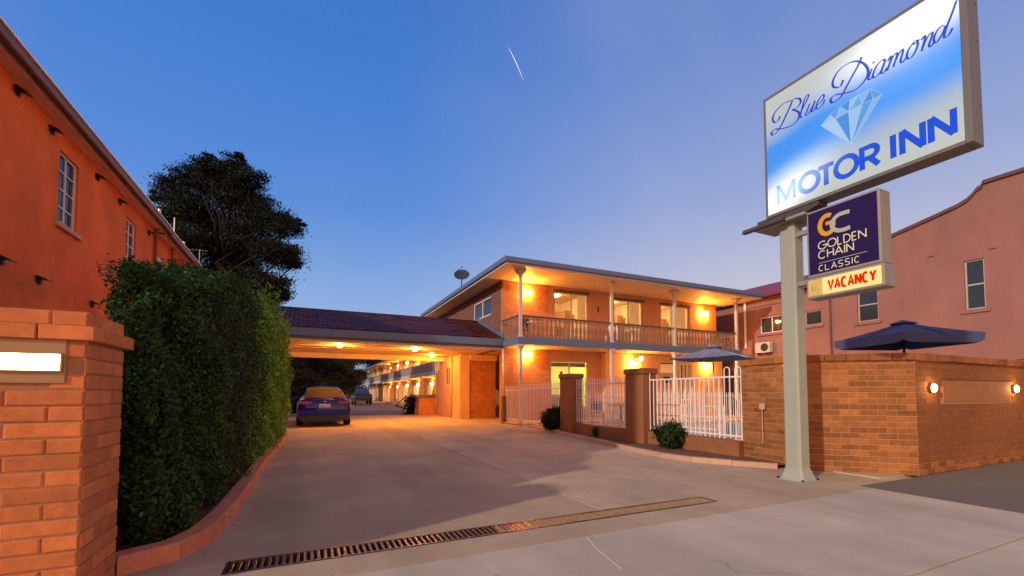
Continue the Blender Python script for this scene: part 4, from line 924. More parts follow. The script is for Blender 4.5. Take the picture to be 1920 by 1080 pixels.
# ================================================================== CARS
def car(name, loc, label, paint, suv=False):
    t = thing(name, loc, label, 'car'); X0, Y0 = loc[0], loc[1]
    if not suv:
        ST = [(0.0, .74, .42, .76, .70, .60, .74), (0.03, .84, .34, .84, .84, .66, .90), (0.10, .89, .26, .87, .93, .68, 1.01), (0.22, .91, .22, .885, .96, .70, 1.04), (0.55, .92, .20, .89, .97, .72, 1.05),
              (0.85, .92, .20, .89, .97, .64, 1.22), (1.15, .92, .20, .89, .96, .60, 1.36), (1.5, .92, .20, .89, .95, .585, 1.43), (2.1, .92, .20, .89, .94, .59, 1.49), (2.7, .92, .20, .89, .93, .60, 1.40), (3.05, .92, .20, .88, .92, .64, 1.20), (3.35, .92, .20, .88, .91, .70, .99), (4.1, .91, .20, .85, .82, .62, .88), (4.5, .86, .26, .78, .68, .5, .72), (4.62, .74, .36, .68, .56, .4, .6)]
        rw = (4, 7); ws = (9, 11); sw = (5, 10)
    else:
        ST = [(0.0, .80, .45, .82, .85, .7, .9), (.08, .92, .35, .92, 1.05, .72, 1.15), (.8, .94, .3, .93, 1.12, .75, 1.22), (1.3, .95, .3, .94, 1.15, .78, 1.27), (1.7, .95, .3, .94, 1.17, .70, 1.6), (2.0, .95, .3, .94, 1.18, .68, 1.76), (3.2, .95, .3, .94, 1.18, .68, 1.82), (4.3, .95, .3, .94, 1.18, .68, 1.78), (4.7, .93, .35, .9, 1.1, .7, 1.2), (4.78, .85, .4, .85, .9, .6, .95)]
        rw = (3, 5); ws = (7, 8); sw = (4, 8)
    rowsP = []
    for (y, wl_, zb, wb, zbelt, wr, zr) in ST:
        p = [(wl_ - .10, zb), (wl_ - .01, zb + .10), (wl_ + .012, (zb + zbelt) / 2), (wb + .01, zbelt - .10), (wb - .045, zbelt), (wr + .02, zr - .055), (wr - .10, zr - .012), (0, zr + .012)]
        rowsP.append([(X0 + s_ * a, Y0 + y, b) for a, b in p for s_ in (1,)] + [(X0 - a, Y0 + y, b) for a, b in reversed(p[:-1])])
    n = len(rowsP[0]); V = [q for r_ in rowsP for q in r_]
    body = MB(); gl = MB(); gl2 = MB(); gl2.v = list(V); gr = MB(); gs = MB(); body.v = list(V); gl.v = list(V); gr.v = list(V); gs.v = list(V)
    for i in range(len(ST) - 1):
        for k in range(n - 1):
            f = (i * n + k, i * n + k + 1, (i + 1) * n + k + 1, (i + 1) * n + k)
            if rw[0] <= i < rw[1] and 5 <= k <= 8: gr.f.append(f)
            elif ws[0] <= i < ws[1] and 5 <= k <= 8: gs.f.append(f)
            elif sw[0] <= i < sw[1] and k in (4, 9): (gl if k == 4 else gl2).f.append(f)
            else: body.f.append(f)
    body.f.append(tuple(range(n))); body.f.append(tuple((len(ST) - 1) * n + k for k in range(n)))
    body.build('body', paint, t, smooth=True)
    mg = mat('car_glass', (.02, .02, .022), .04, .02, 1, 0, spec=.9, coat=1)
    for nm, g_ in (('rear_window', gr), ('windscreen', gs), ('side_window', gl), ('side_window', gl2)):
        used = sorted({i for f in g_.f for i in f}); mpd = {i: j for j, i in enumerate(used)}; q = MB(); q.add([g_.v[i] for i in used], [tuple(mpd[i] for i in f) for f in g_.f])
        q.build(nm, mg, t, smooth=True)
    L_ = ST[-1][0]
    for (yy, s_) in ((.85, -1), (.85, 1), (L_ - .95, -1), (L_ - .95, 1)):
        x = X0 + s_ * .82; r0 = .33; w = MB(); v = []; prof_ = [(.0, .11), (.20, .11), (.24, .10), (r0 - .03, .115), (r0, .08), (r0, -.08), (r0 - .03, -.115), (0, -.11)]
        for (rr, xx) in prof_:
            for k in range(20): a = 6.28318 * k / 20; v.append((x + s_ * xx, Y0 + yy + rr * math.cos(a), r0 + rr * math.sin(a)))
        fs = [(i * 20 + k, i * 20 + (k + 1) % 20, (i + 1) * 20 + (k + 1) % 20, (i + 1) * 20 + k) for i in range(len(prof_) - 1) for k in range(20)]
        w.add(v, fs); wo = w.build('wheel', mat('tyre_rubber', (.015, .015, .015), .85), t, smooth=False)
        rm = MB()
        for k in range(5): a = 6.28318 * k / 5; rm.prism([(Y0 + yy + .03 * math.cos(a + 1.57), r0 + .03 * math.sin(a + 1.57)), (Y0 + yy + .03 * math.cos(a - 1.57), r0 + .03 * math.sin(a - 1.57)), (Y0 + yy + .21 * math.cos(a - .12), r0 + .21 * math.sin(a - .12)), (Y0 + yy + .21 * math.cos(a + .12), r0 + .21 * math.sin(a + .12))], 0, x + s_ * .111, x + s_ * .125)
        rm.build('rim', m_alu, wo)
    return t
m_blue = mat('blue_car_paint', (.002, .006, .22), .25, .03, 1, 0, metal=.0, coat=.55, spec=.2)
CXc, CYc = .60, 17.35
c = car('parked_car', (CXc, CYc, 0), 'glossy blue sedan parked under the carport, seen from behind', m_blue)
m_tail = mat('tail_lens', (.30, .008, .008), .15, .1, 5, 0, coat=1)
for s_ in (-1, 1):
    tl = MB().prism([(CXc + s_ * .875, .84), (CXc + s_ * .86, .93), (CXc + s_ * .45, .93), (CXc + s_ * .42, .87), (CXc + s_ * .62, .80)], 1, CYc + .0, CYc + .12); tl.build('tail_light', m_tail, c)
    MB().bbox(CXc + s_ * .55 - .06, CXc + s_ * .55 + .06, CYc + .0, CYc + .2, .245, .30, b=.02).build('exhaust', m_alu, c)
    MB().bbox(CXc + s_ * .98 - .09, CXc + s_ * .98 + .09, CYc + 2.85, CYc + 3.05, .93, 1.07, b=.03).build('mirror', m_blue, c)
    MB().bbox(CXc + s_ * .70 - .07, CXc + s_ * .70 + .07, CYc - .03, CYc + .03, .50, .535, b=.01).build('reflector', m_tail, c)
MB().prism([(CXc - .80, .22), (CXc + .80, .22), (CXc + .86, .42), (CXc - .86, .42)], 1, CYc - .01, CYc + .3).build('rear_diffuser', m_dark, c)
MB().prism([(CXc - .87, .44), (CXc + .87, .44), (CXc + .84, .60), (CXc - .84, .60)], 1, CYc - .045, CYc + .25).build('bumper', m_blue, c)
MB().prism([(CXc - .70, 1.035), (CXc + .70, 1.035), (CXc + .66, 1.065), (CXc - .66, 1.065)], 1, CYc + .12, CYc + .22).build('boot_lip', m_blue, c)
po = MB().bbox(CXc - .19, CXc + .19, CYc - .02, CYc + .005, .70, .82, b=.004).build('number_plate', mat('plate_white', (.75, .75, .68), .5), c)
gm = MB()
for k, gl_ in enumerate(['|o', 'o', 'oo', '|', 'o|', '|', 'o']):       # small dark glyph marks, illegible as in the photograph
    xx = CXc - .165 + k * .048; gm.box(xx, xx + .010, CYc - .023, CYc - .0205, .725, .79)
    if 'o' in gl_: gm.box(xx + .01, xx + .032, CYc - .023, CYc - .0205, .78, .79); gm.box(xx + .01, xx + .032, CYc - .023, CYc - .0205, .725, .735); gm.box(xx + .024, xx + .034, CYc - .023, CYc - .0205, .737, .778)
gm.build('characters', m_dark, po)
MB().tube([(CXc, CYc + 1.55, 1.46), (CXc, CYc + 1.35, 1.62)], .008, 5).build('aerial', m_dark, c)
MB().lathe((CXc, CYc - .0, .90), [(.0, 0), (.035, .005), (.035, .02), (0, .03)], 10).build('badge', m_alu, c)
t = car('parked_car', (5.6, 50, 0), 'dark off road vehicle with roof rack parked far back in the yard', mat('dark_car_paint', (.012, .012, .014), .4, .05, 1, 0, coat=.2), suv=True)
m = MB()
for yy in (52.3, 53.2, 54.1): m.box(4.95, 6.25, yy, yy + .05, 1.88, 1.93)
m.box(4.93, 4.97, 52.1, 54.4, 1.84, 1.9); m.box(6.23, 6.27, 52.1, 54.4, 1.84, 1.9); m.build('roof_rack', m_dark, t)
for s_ in (-1, 1): MB().bbox(5.6 + s_ * .68 - .13, 5.6 + s_ * .68 + .13, 49.98, 50.1, .78, .92, b=.03).build('headlight', m_glass, t)
B('grille', m_dark, t, 5.15, 6.05, 49.97, 50.02, .62, .88, b=.01); B('bumper', m_dark, t, 4.75, 6.45, 49.9, 50.05, .4, .58, b=.03)

# ================================================================== FRONT GARDEN, LOW WALL, FENCES
gk = [(7.15, 14.0), (7.0, 12.5), (6.72, 10.7), (6.47, 9.12), (6.18, 7.5), (6.03, 6.2), (6.22, 5.45), (6.80, 4.56)]
kerb('garden_kerb', gk, .085, .12, .62, m_kerbc, 'low pale brick kerb curving round the garden bed by the pool fence')
gp = [tuple(p) for p in resample(catmull([(p[0] + .06, p[1]) for p in gk], 5), .5)] + [(7.15, 4.45), (7.15, 14)]
soil = MB().add([(p[0], p[1], .055) for p in gp], [tuple(range(len(gp)))]); struct('garden_soil', soil, m_soil)
lw = thing('garden_wall', (7.2, 9, 0), 'low rust coloured wall with two capped piers carrying the white fence', 'wall')
B('wall', m_lowwall, lw, 7.12, 7.30, 5.50, 7.84, 0, .33, b=.01); B('wall', m_lowwall, lw, 7.12, 7.30, 8.48, 10.88, 0, .33, b=.01)
for (a, b, h) in ((7.85, 8.47, 1.66), (10.89, 11.5, 1.66)):
    po = B('pier', m_lowwall, lw, 7.0, 7.42, a, b, 0, h, b=.012); B('cap', m_lowwall, po, 6.97, 7.45, a - .03, b + .03, h + .001, h + .13, b=.015)
notice = B('notice_sheet', m_white, None, 7.05, 7.2, 11.515, 11.52, 1.1, 1.5)
tag(notice, 'small white notice sheet fixed to the far brick pier of the garden wall', 'notice')
pk = MB().tube([(0, 0, 0), (0, 0, 1)], .011, 6).mesh('picket', m_white)
def fence(label, p0, p1, z0, z1, sp=.11, rails=(.06, .88), loops=(), cap=True, over=.0):
    p0 = np.array(p0, float); p1 = np.array(p1, float); L_ = np.linalg.norm(p1 - p0); d = (p1 - p0) / L_
    t = thing('fence', (*p0, 0), label, 'fence', 'white tubular steel fences'); h = z1 - z0
    for r in rails:
        z = z0 + h * r; MB().tube([(*(p0 - d * over), z), (*p1, z)], .017, 6).build('rail', m_white, t)
    n = int(L_ / sp)
    for i in range(n + 1):
        p = p0 + d * (L_ * i / n); top = h * (1 if not loops else rails[-1] + .0)
        inst('picket', pk, t, (p[0], p[1], z0), random.uniform(0, 1), (1, 1, h if not loops else h * rails[-1]))
    for i in loops:
        a = p0 + d * (L_ * i / n); b = p0 + d * (L_ * (i + 1) / n); z = z0 + h * rails[-1]; mid = (a + b) / 2; r = np.linalg.norm(b - a) / 2
        P_ = [(*a, z), (*a, z + .13)] + [(*(mid + d * r * math.cos(q)), z + .13 + r * math.sin(q)) for q in np.linspace(math.pi * .85, math.pi * .15, 5)] + [(*b, z + .13), (*b, z)]
        MB().tube(P_, .011, 6).build('hoop', m_white, t)
    return t
fence('white steel pool fence with hooped pickets between the middle pier and the brick wall', (7.2, 5.48), (7.2, 7.83), .36, 1.70, rails=(.04, .86), loops=(0, 2, 20), sp=.115)
fence('white steel fence on the low wall between the two capped piers', (7.2, 8.5), (7.2, 10.87), .36, 1.62)
fence('white steel fence between the far pier and the corner post of the balcony', (7.3, 11.52), (7.36, 14.9), .12, 1.55)
fence('white steel gate and fence between the corner post and the timber post', (7.36, 15.2), (7.34, 16.3), .12, 1.50)
fence('inner white pool fence running across in front of the ground floor rooms', (7.45, 12.55), (17.5, 12.55), .05, 1.25, sp=.125)
fence('short inner white fence along the left side of the pool', (8.6, 7.0), (8.6, 12.4), .05, .95, sp=.125, rails=(.05, .35, .65, .95))
# lattice gate panel
t = thing('lattice_screen', (13.3, 14.4, 0), 'small white lattice screen beside the middle pier', 'screen')
for k in range(6): B('slat', m_post, t, 12.9 + k * .14, 12.93 + k * .14, 14.38, 14.40, .1, 2.0)
for k in range(12): B('slat', m_post, t, 12.88, 13.66, 14.405, 14.42, .2 + k * .155, .23 + k * .155)

# pool
t = struct('pool', MB().box(9.2, 9.5, 5.2, 12.0, .02, .14).box(17.2, 17.5, 5.2, 12, .02, .14).box(9.5, 17.2, 5.2, 5.5, .02, .14).box(9.5, 17.2, 11.7, 12, .02, .14), m_render_l)
struct('pool_water', MB().box(9.501, 17.199, 5.501, 11.699, .03, .11), m_water)
# poolside seating
def chair(x, y, rz, z, label, group, material=m_dark, name='outdoor_chair'):
    t = thing(name, (x, y, z), label, 'chair', group); c_, s_ = math.cos(rz), math.sin(rz)
    def tb(nm, parts):
        m = MB()
        for (a, b, c, d, e, f) in parts:
            q = MB().box(a, b, c, d, e, f); q.v = [(x + p[0] * c_ - p[1] * s_, y + p[0] * s_ + p[1] * c_, z + p[2]) for p in q.v]; m.add(q.v, q.f)
        return m.build(nm, material, t)
    tb('seat', [(-.22, .22, -.22, .22, .42, .45)]); tb('backrest', [(-.22, .22, .20, .23, .5, .88)])
    for (a, b) in ((-.21, -.21), (.18, -.21), (-.21, .18), (.18, .18)): tb('leg', [(a, a + .03, b, b + .03, 0, .42 if b < 0 else .5)])
    return t
def table(x, y, z, label, material=m_white, r=.35):
    t = thing('outdoor_table', (x, y, z), label, 'table'); MB().lathe((x, y, z + .7), [(r - .02, 0), (r, .01), (r, .03), (r - .02, .035)], 20).build('tabletop', material, t)
    MB().lathe((x, y, z), [(.2, 0), (.2, .02), (.03, .04), (.025, .69)], 10).build('pedestal', material, t)
chair(7.85, 15.9, R(200), 3.37, 'dark chair at the left end of the upper balcony', 'balcony chairs'); table(8.35, 15.8, 3.37, 'round white table at the left end of the upper balcony')
chair(12.4, 15.9, R(160), 3.37, 'white chair outside the middle balcony door', 'balcony chairs', m_white); table(13.6, 15.9, 3.37, 'round white table outside the middle balcony door'); chair(18.2, 15.9, R(190), 3.37, 'white chair at the right end of the upper balcony', 'balcony chairs', m_white)
for i, (x, y, a) in enumerate([(9.3, 14.2, 20), (10.3, 14.1, -30), (12.4, 13.6, 170)]): chair(x, y, R(a), .02, ['dark chair behind the fence by the corner post', 'dark chair in front of the lit office window', 'dark chair beside the lattice screen'][i], 'courtyard chairs')
table(11.2, 13.8, .02, 'dark table in the courtyard in front of the office window', m_dark, .55)
chair(17.6, 14.0, R(180), .02, 'dark high backed chair near the right hand ground floor lamp', 'courtyard chairs')

# shrubs in the bed
def shrub(x, y, h, w, label, n=5000, ls=.05, name='garden_shrub'):
    t = thing(name, (x, y, .05), label, 'shrub'); m = MB(); P = []; tips = []
    for _ in range(26):
        a = rng.uniform(0, 6.28); l = rng.uniform(.5, 1) * h; sp = rng.uniform(.1, 1) * w / 2; tip = np.array([x + sp * math.cos(a), y + sp * math.sin(a), .05 + l * (1 - .25 * (sp * 2 / w) ** 2)])
        mid = (np.array([x, y, .05]) + tip) / 2 + np.array([math.cos(a), math.sin(a), 0]) * sp * .12; m.tube([(x, y, .05), tuple(mid), tuple(tip)], [.012, .008, .003], 5); tips.append((mid, tip))
    m.build('stems', m_bark, t)
    for _ in range(n):
        mid, tip = tips[rng.integers(0, 26)]; q = mid + (tip - mid) * rng.uniform(-.5, 1.08); P.append(q + rng.normal(size=3) * w * .075)
    P = np.array(P); P = P[P[:, 2] > .06]; leaves('foliage', P, ls, m_bush, t, np.tile(np.array([[0, 0, .2]]), (len(P), 1)), 1.0, aspect=.28); return t
shrub(6.93, 6.95, .55, .62, 'spiky dark green shrub in the bed in front of the hooped fence', 6500, .05)
shrub(7.05, 11.9, .75, .8, 'dark rounded shrub at the foot of the far pier', 5500, .06)
shrub(6.95, 9.6, .34, .22, 'small thin seedling between the two larger shrubs', 500, .035, 'small_plant')

# ================================================================== BRICK BOUNDARY WALL
bw = thing('brick_boundary_wall', (8.1, 3.3, 0), 'brown brick boundary wall turning the corner from garden to street', 'wall')
TOP = 1.74
A_ = np.array([8.08, 3.30]); B_ = np.array([7.05, 4.28]); C_ = np.array([7.22, 5.47])
def core_seg(p, q, z0, z1, th=.22, ins=.002, name='mortar_core', mt=m_mortar, ex=0):
    p = np.array(p); q = np.array(q); d = (q - p) / np.linalg.norm(q - p); nr = np.array([d[1], -d[0]]); p = p - d * ex; q = q + d * ex; a = p - nr * ins; b = q - nr * ins; c = q - nr * th; e = p - nr * th
    m = MB().add([(*a, z0), (*b, z0), (*c, z0), (*e, z0), (*a, z1), (*b, z1), (*c, z1), (*e, z1)], [(0, 1, 2, 3), (4, 5, 6, 7), (0, 1, 5, 4), (1, 2, 6, 5), (2, 3, 7, 6), (3, 0, 4, 7)]); return m.build(name, mt, bw)
core_seg(A_, (17, 3.30), 0, TOP - .01); core_seg(B_, A_, 0, TOP - .013); core_seg(C_, B_ , 0, TOP - .016)
CAPB = TOP - 1.5 * .086
panel = lambda s, z: .78 < s < 3.32 and 1.06 < z < 1.42
n1 = brick_face(bw, B_, A_, 0, TOP, BR_W)
n2 = brick_face(bw, C_, B_, 0, TOP, BR_W)
brick_face(bw, A_, (17, 3.30), 0, TOP, BR_W, limit=max(0, 296 - n1 - n2), skip=panel)
# coping: bricks on edge, slightly proud
def coping(p, q, z, n_over=.02):
    p = np.array(p, float); q = np.array(q, float); L_ = np.linalg.norm(q - p); d = (q - p) / L_; rz = math.atan2(d[1], d[0]); nr = np.array([d[1], -d[0]])
    k = int(L_ / .238)
    me = MB().bbox(-.116, .116, -.13, .13, 0, .105, b=.006).mesh('coping_brick', m_wbrick)
    for i in range(k):
        c_ = p + d * (i + .5) * L_ / k - nr * .085; inst('coping_brick', me, bw, (c_[0], c_[1], z + random.uniform(0, .004)), rz, (L_ / k / .238, 1, 1))
coping(B_, A_, TOP - .045); coping(C_, B_, TOP - .042); coping(A_, (16.9, 3.3), TOP - .048)
pn = B('name_panel', mat('faded_panel', (.36, .155, .06), .8, .12, 6, .2, 60), bw, 8.88, 11.38, 3.292, 3.32, 1.068, 1.412, b=.004)
B('panel_trim', m_rail, pn, 8.86, 11.40, 3.285, 3.30, 1.414, 1.426)
# faded illegible lettering ghosts: thin worn strokes
class FlatY(Flat):
    def stroke(s, pts, w, thin=None, z=0):
        V, F = ribbon(pts, w, thin); s.m.add([(s.y0 + p[0], s.x - z, p[1]) for p in V], F)
m_ghost = mat('faded_lettering', (.28, .12, .055), .85, .2, 10, 0)
fy = FlatY(3.2905, 9.2); word(fy, 'MOTOR', .38, 1.27, .08, {'*': .12, 'M': .13}, .07, .011); word(fy, 'INN', .62, 1.13, .09, {'*': .11, 'I': .05}, .08, .011)
fy.m.build('lettering', m_ghost, pn)
for i, x in enumerate((8.49, 11.45)):
    t = thing('bulkhead_lamp', (x, 3.29, 1.285), ['round glowing wall lamp nearest the corner of the brick boundary wall', 'round glowing wall lamp at the right edge of the photo on the street wall'][i], 'lamp')
    r = MB(); v = []
    def disc(rr_, yy_, nseg=18): return [(x + rr_ * math.cos(6.28318 * k / nseg), yy_, 1.285 + rr_ * math.sin(6.28318 * k / nseg)) for k in range(nseg)]
    def rings(lst, nseg=18):
        q = MB(); v = [];
        for a, b in lst: v += disc(a, b, nseg)
        fs = [(i_ * nseg + k, i_ * nseg + (k + 1) % nseg, (i_ + 1) * nseg + (k + 1) % nseg, (i_ + 1) * nseg + k) for i_ in range(len(lst) - 1) for k in range(nseg)] + [tuple((len(lst) - 1) * nseg + k for k in range(nseg))]
        return q.add(v, fs)
    rings([(.068, 3.299), (.068, 3.262), (.060, 3.255)]).build('rim', m_bronze, t)
    rings([(.060, 3.254), (.055, 3.235), (.038, 3.222), (.012, 3.217)]).build('diffuser', emat('bulkhead_glass', (1, .55, .2), 150), t, smooth=True)
# small tap / pipe on the garden face
t = tag(MB().tube([(7.12, 5.0, .95), (7.09, 5.0, .95), (7.09, 5.0, .35)], .008, 6).box(7.085, 7.10, 4.95, 5.05, .93, 1.03).build('conduit', m_kerbc), 'small pale electrical box and conduit on the garden face of the brick wall', 'conduit')

# ================================================================== UMBRELLAS
def umbrella(name, cx, cy, ztop, zedge, half, drop, canopy, label, rz=0, pole=m_dark, valance=True):
    t = thing(name, (cx, cy, 0), label, 'umbrella', 'courtyard umbrellas'); c_, s_ = math.cos(rz), math.sin(rz)
    def W(a, b, z): return (cx + a * c_ - b * s_, cy + a * s_ + b * c_, z)
    N_ = 10; m = MB(); cor = [(-half, -half), (half, -half), (half, half), (-half, half)]
    ring = []; val = []
    for i in range(4):
        a = np.array(cor[i]); b = np.array(cor[(i + 1) % 4])
        for k in range(N_):
            u = k / N_; p = a + (b - a) * u; sag = .055 * math.sin(math.pi * u); pin = p * (1 - .035 * math.sin(math.pi * u)); ring.append((pin[0], pin[1], zedge - sag * .3)); val.append((pin[0] * .985, pin[1] * .985, zedge - drop * (1 if 0 < u else .75)))
    v = [W(0, 0, ztop)]; fs = []; RN = len(ring)
    for lv, (k_, dz) in enumerate(((.33, .012), (.66, .01), (1, 0))):
        for p in ring:
            u = k_; v.append(W(p[0] * u, p[1] * u, ztop + (p[2] - ztop) * (u ** .92) - (0 if lv == 2 else .015)))
    fs += [(0, 1 + i, 1 + (i + 1) % RN) for i in range(RN)]
    for lv in (0, 1): fs += [(1 + lv * RN + i, 1 + (lv + 1) * RN + i, 1 + (lv + 1) * RN + (i + 1) % RN, 1 + lv * RN + (i + 1) % RN) for i in range(RN)]
    base = len(v)
    if valance:
        v += [W(*p) for p in val]; fs += [(1 + 2 * RN + i, base + i, base + (i + 1) % RN, 1 + 2 * RN + (i + 1) % RN) for i in range(RN)]
    nb = len(v); v += [(p[0], p[1], p[2] - .006) for p in v]; fs += [tuple(i + nb for i in reversed(f)) for f in fs]
    m.add(v, fs); co_ = m.build('canopy', canopy, t)
    vm = MB(); q = [W(0, 0, ztop + .055)]; hv = half * .2
    for (a, b) in [(-1, -1), (0, -1.05), (1, -1), (1.05, 0), (1, 1), (0, 1.05), (-1, 1), (-1.05, 0)]: q.append(W(a * hv, b * hv, ztop + .055 - (ztop - zedge) * .26))
    q += [(p[0], p[1], p[2] - .02) for p in q]; vm.add(q, [(0, 1 + i, 1 + (i + 1) % 8) for i in range(8)] + [(9, 10 + (i + 1) % 8, 10 + i) for i in range(8)]); vm.build('vent_cap', canopy, t)
    MB().tube([(cx, cy, .02), (cx, cy, ztop - .02)], .024, 10).build('pole', pole, t, smooth=True); MB().lathe((cx, cy, .02), [(.3, 0), (.3, .05), (.05, .08), (.04, .3)], 14).build('base', pole, t)
    for (a, b) in cor + [(half, 0), (0, half), (-half, 0), (0, -half)]: MB().tube([W(0, 0, ztop - .06), W(a * .97, b * .97, zedge - .01)], .01, 5).build('rib', pole, t)
    return t
umbrella('patio_umbrella', 12.93, 5.47, 2.92, 2.55, .95, .22, m_navy, 'open navy blue square umbrella above the brick boundary wall', rz=R(-22))
umbrella('patio_umbrella', 9.85, 8.3, 2.47, 2.13, .88, .01, m_greycanvas, 'open grey canvas umbrella below the right end of the balcony', rz=R(20), valance=False, pole=m_post)

# vapour trail high in the dusk sky, a scuff on the footpath
vt = MB().tube([(100.5, 219.7, 199.2), (102.2, 219.1, 195.8), (104.2, 218.4, 191.6), (106.4, 217.6, 186.2), (108.9, 216.7, 179.7)], [.04, .12, .17, .14, .04], 5)
tag(vt.build('vapour_trail', mat('vapour', (.9, .9, .95), 1, .05, 1, 0, emis=(.5, .55, .7), es=.3)), 'short thin white vapour trail high in the middle of the sky', 'vapour trail')
# ================================================================== PINK BUILDING
pb = thing('pink_building', (22, 6, 0), 'tall pink rendered building with a stepped curved parapet at the right', 'building')
XP = 22.0
prof_ = [(12.1, 7.10), (9.43, 7.74), (8.0, 8.05), (7.5, 8.17), (7.25, 8.27), (7.08, 8.42), (6.95, 8.58), (6.84, 8.62), (6.80, 8.76), (-6, 8.80)]
pw = [(6.88, 7.42, 4.28, 6.10), (10.14, 10.92, 4.34, 5.80)]
m = MB(); wall_yz(m, XP, XP + .3, -6, 12.1, 0, 7.0, pw); m.prism([(12.1, 7.0)] + prof_ + [(-6, 7.0)], 0, XP, XP + .3)
m.box(XP + .3, 34, 11.8, 12.1, 0, 7); m.build('wall', m_pink, pb)
m = MB(); P2 = prof_ + [(p[0], p[1] + .12) for p in reversed(prof_)]
for a, b in zip(prof_[:-1], prof_[1:]): m.prism([(a[0], a[1]), (b[0], b[1]), (b[0], b[1] + .13), (a[0], a[1] + .13)], 0, XP - .09, XP + .38)
m.build('parapet_cap', m_pinkcap, pb)
def sash(root, xo, a, b, c, d, sillm, horiz=True, ledge=True, vert=False):
    f = MB(); t = .05; x0, x1 = xo + .08, xo + .14
    f.box(x0, x1, a, a + t, c, d); f.box(x0, x1, b - t, b, c, d); f.box(x0, x1, a + t, b - t, d - t, d); f.box(x0, x1, a + t, b - t, c, c + t)
    if horiz: f.box(x0 - .01, x1 - .01, a + t, b - t, (c + d) / 2 - .025, (c + d) / 2 + .025)
    if vert: f.box(x0 + .002, x1 - .002, (a + b) / 2 - .02, (a + b) / 2 + .02, c + t, d - t)
    fo = f.build('window', m_alu if not vert else m_white, root)
    for (z0, z1) in (((c + t, (c + d) / 2 - .026), ((c + d) / 2 + .026, d - t)) if horiz else ((c + t, d - t),)): B('pane', m_glass_d, fo, x0 + .03, x0 + .036, a + t, b - t, z0, z1)
    B('blind', mat('grey_blind', (.28, .24, .24), .9), fo, xo + .22, xo + .23, a, b, c, d)
    if ledge: B('sill', sillm, fo, xo - .07, xo + .08, a - .12, b + .12, c - .14, c - .001, b=.01)
    return fo
for w in pw: sash(pb, XP, *w, m_pink)
slot = MB().bbox(0, .03, -.10, .10, -.018, .018, b=.008); slot.v = [(v[0] - .01, v[1], v[2]) for v in slot.v]; slm = slot.mesh('wall_tie', m_dark)
for (px_y, z) in [(10.0, 6.75), (8.35, 6.55), (6.65, 6.35), (8.3, 2.6), (10.3, 2.45), (12.0, 2.5), (5.0, 2.75), (11.4, 6.9), (6.1, 2.35)]: inst('wall_tie', slm, pb, (XP, px_y, z))
MB().tube([(XP - .05, 12.0, 0), (XP - .05, 12.0, 6.95)], .045, 8).build('downpipe', m_pinkcap, pb)
pr_ = thing('red_roofed_building', (22, 16, 0), 'pink rendered building with red metal roof behind the motel balcony', 'building')
ops = [(12.43, 13.21, 4.50, 5.20), (14.26, 15.55, 4.40, 5.28)]
m = MB(); wall_yz(m, XP + .02, XP + .3, 12.102, 34, 0, 6.3, ops); m.build('wall', m_pink, pr_)
sash(pr_, XP + .02, *ops[0], m_pink, horiz=False); fo = sash(pr_, XP + .02, *ops[1], m_pink, horiz=False, vert=True); B('curtain', mat('lit_curtain', (.5, .5, .2), .9, emis=(.8, .8, .15), es=.35), fo, XP + .2, XP + .21, 15.3, 15.5, 4.4, 5.28)
B('gutter', m_redroof, pr_, XP - .42, XP - .30, 12.3, 34.2, 6.28, 6.42, b=.01); B('soffit', m_pinkcap, pr_, XP - .30, XP + .3, 12.3, 34.2, 6.30, 6.33)
rf = MB().prism([(XP - .36, 6.40), (XP + 3.5, 7.9), (XP + 8, 6.3)], 1, 12.3, 34.2); rf.build('roof', m_redroof, pr_)
for k in range(50): B('roof_rib', m_redroof, pr_, XP - .3, XP - .3, 12, 12.1, 6, 6.1) if False else None
B('band', m_pinkcap, pr_, XP - .005, XP + .019, 13.9, 16.4, 5.86, 5.90); MB().tube([(XP - .05, 16.35, 3.7), (XP - .05, 16.35, 6.25)], .06, 8).build('downpipe', m_white, pr_)
def aircon(x, y, z, label):
    t = thing('air_conditioner', (x, y, z), label, 'air conditioner', 'outdoor air conditioner units')
    MB().bbox(x - .32, x - .03, y - .4, y + .4, z, z + .55, b=.015).build('casing', m_post, t)
    v = [(x - .335, y - .12 + .21 * math.cos(a), z + .28 + .21 * math.sin(a)) for a in np.linspace(0, 6.283, 17)[:-1]]; MB().add(v + [(p[0] + .014, p[1], p[2]) for p in v], [tuple(range(16)), tuple(range(16, 32))] + [(i, (i + 1) % 16, 16 + (i + 1) % 16, 16 + i) for i in range(16)]).build('fan_grille', m_dark, t)
    B('bracket', m_dark, t, x - .33, x, y - .32, y - .28, z - .05, z - .002); B('bracket', m_dark, t, x - .33, x, y + .28, y + .32, z - .05, z - .002)
aircon(XP, 15.2, 3.35, 'white air conditioner with black fan on the pink wall below the wide window'); aircon(XP, 17.3, 3.55, 'white air conditioner on the pink wall beside the balcony end post')
aircon(7.39, 25.3, 5.0, 'small air conditioner high on the motel side wall above the carport roof')
t = thing('satellite_dish', (XP, 13.3, 3.2), 'small dark dish bracket on the pink wall behind the sign pole', 'satellite dish')
MB().tube([(XP, 13.2, 2.95), (XP - .35, 13.15, 3.1), (XP - .5, 12.9, 3.45)], .02, 6).build('arm', m_dark, t)
MB().add([(XP - .3, 13.45, 2.95), (XP - .45, 13.15, 3.05), (XP - .42, 13.4, 3.4), (XP - .31, 13.46, 2.96), (XP - .46, 13.16, 3.06), (XP - .43, 13.41, 3.41)], [(0, 1, 2), (5, 4, 3), (0, 3, 4, 1), (1, 4, 5, 2), (2, 5, 3, 0)]).build('dish', m_dark, t)

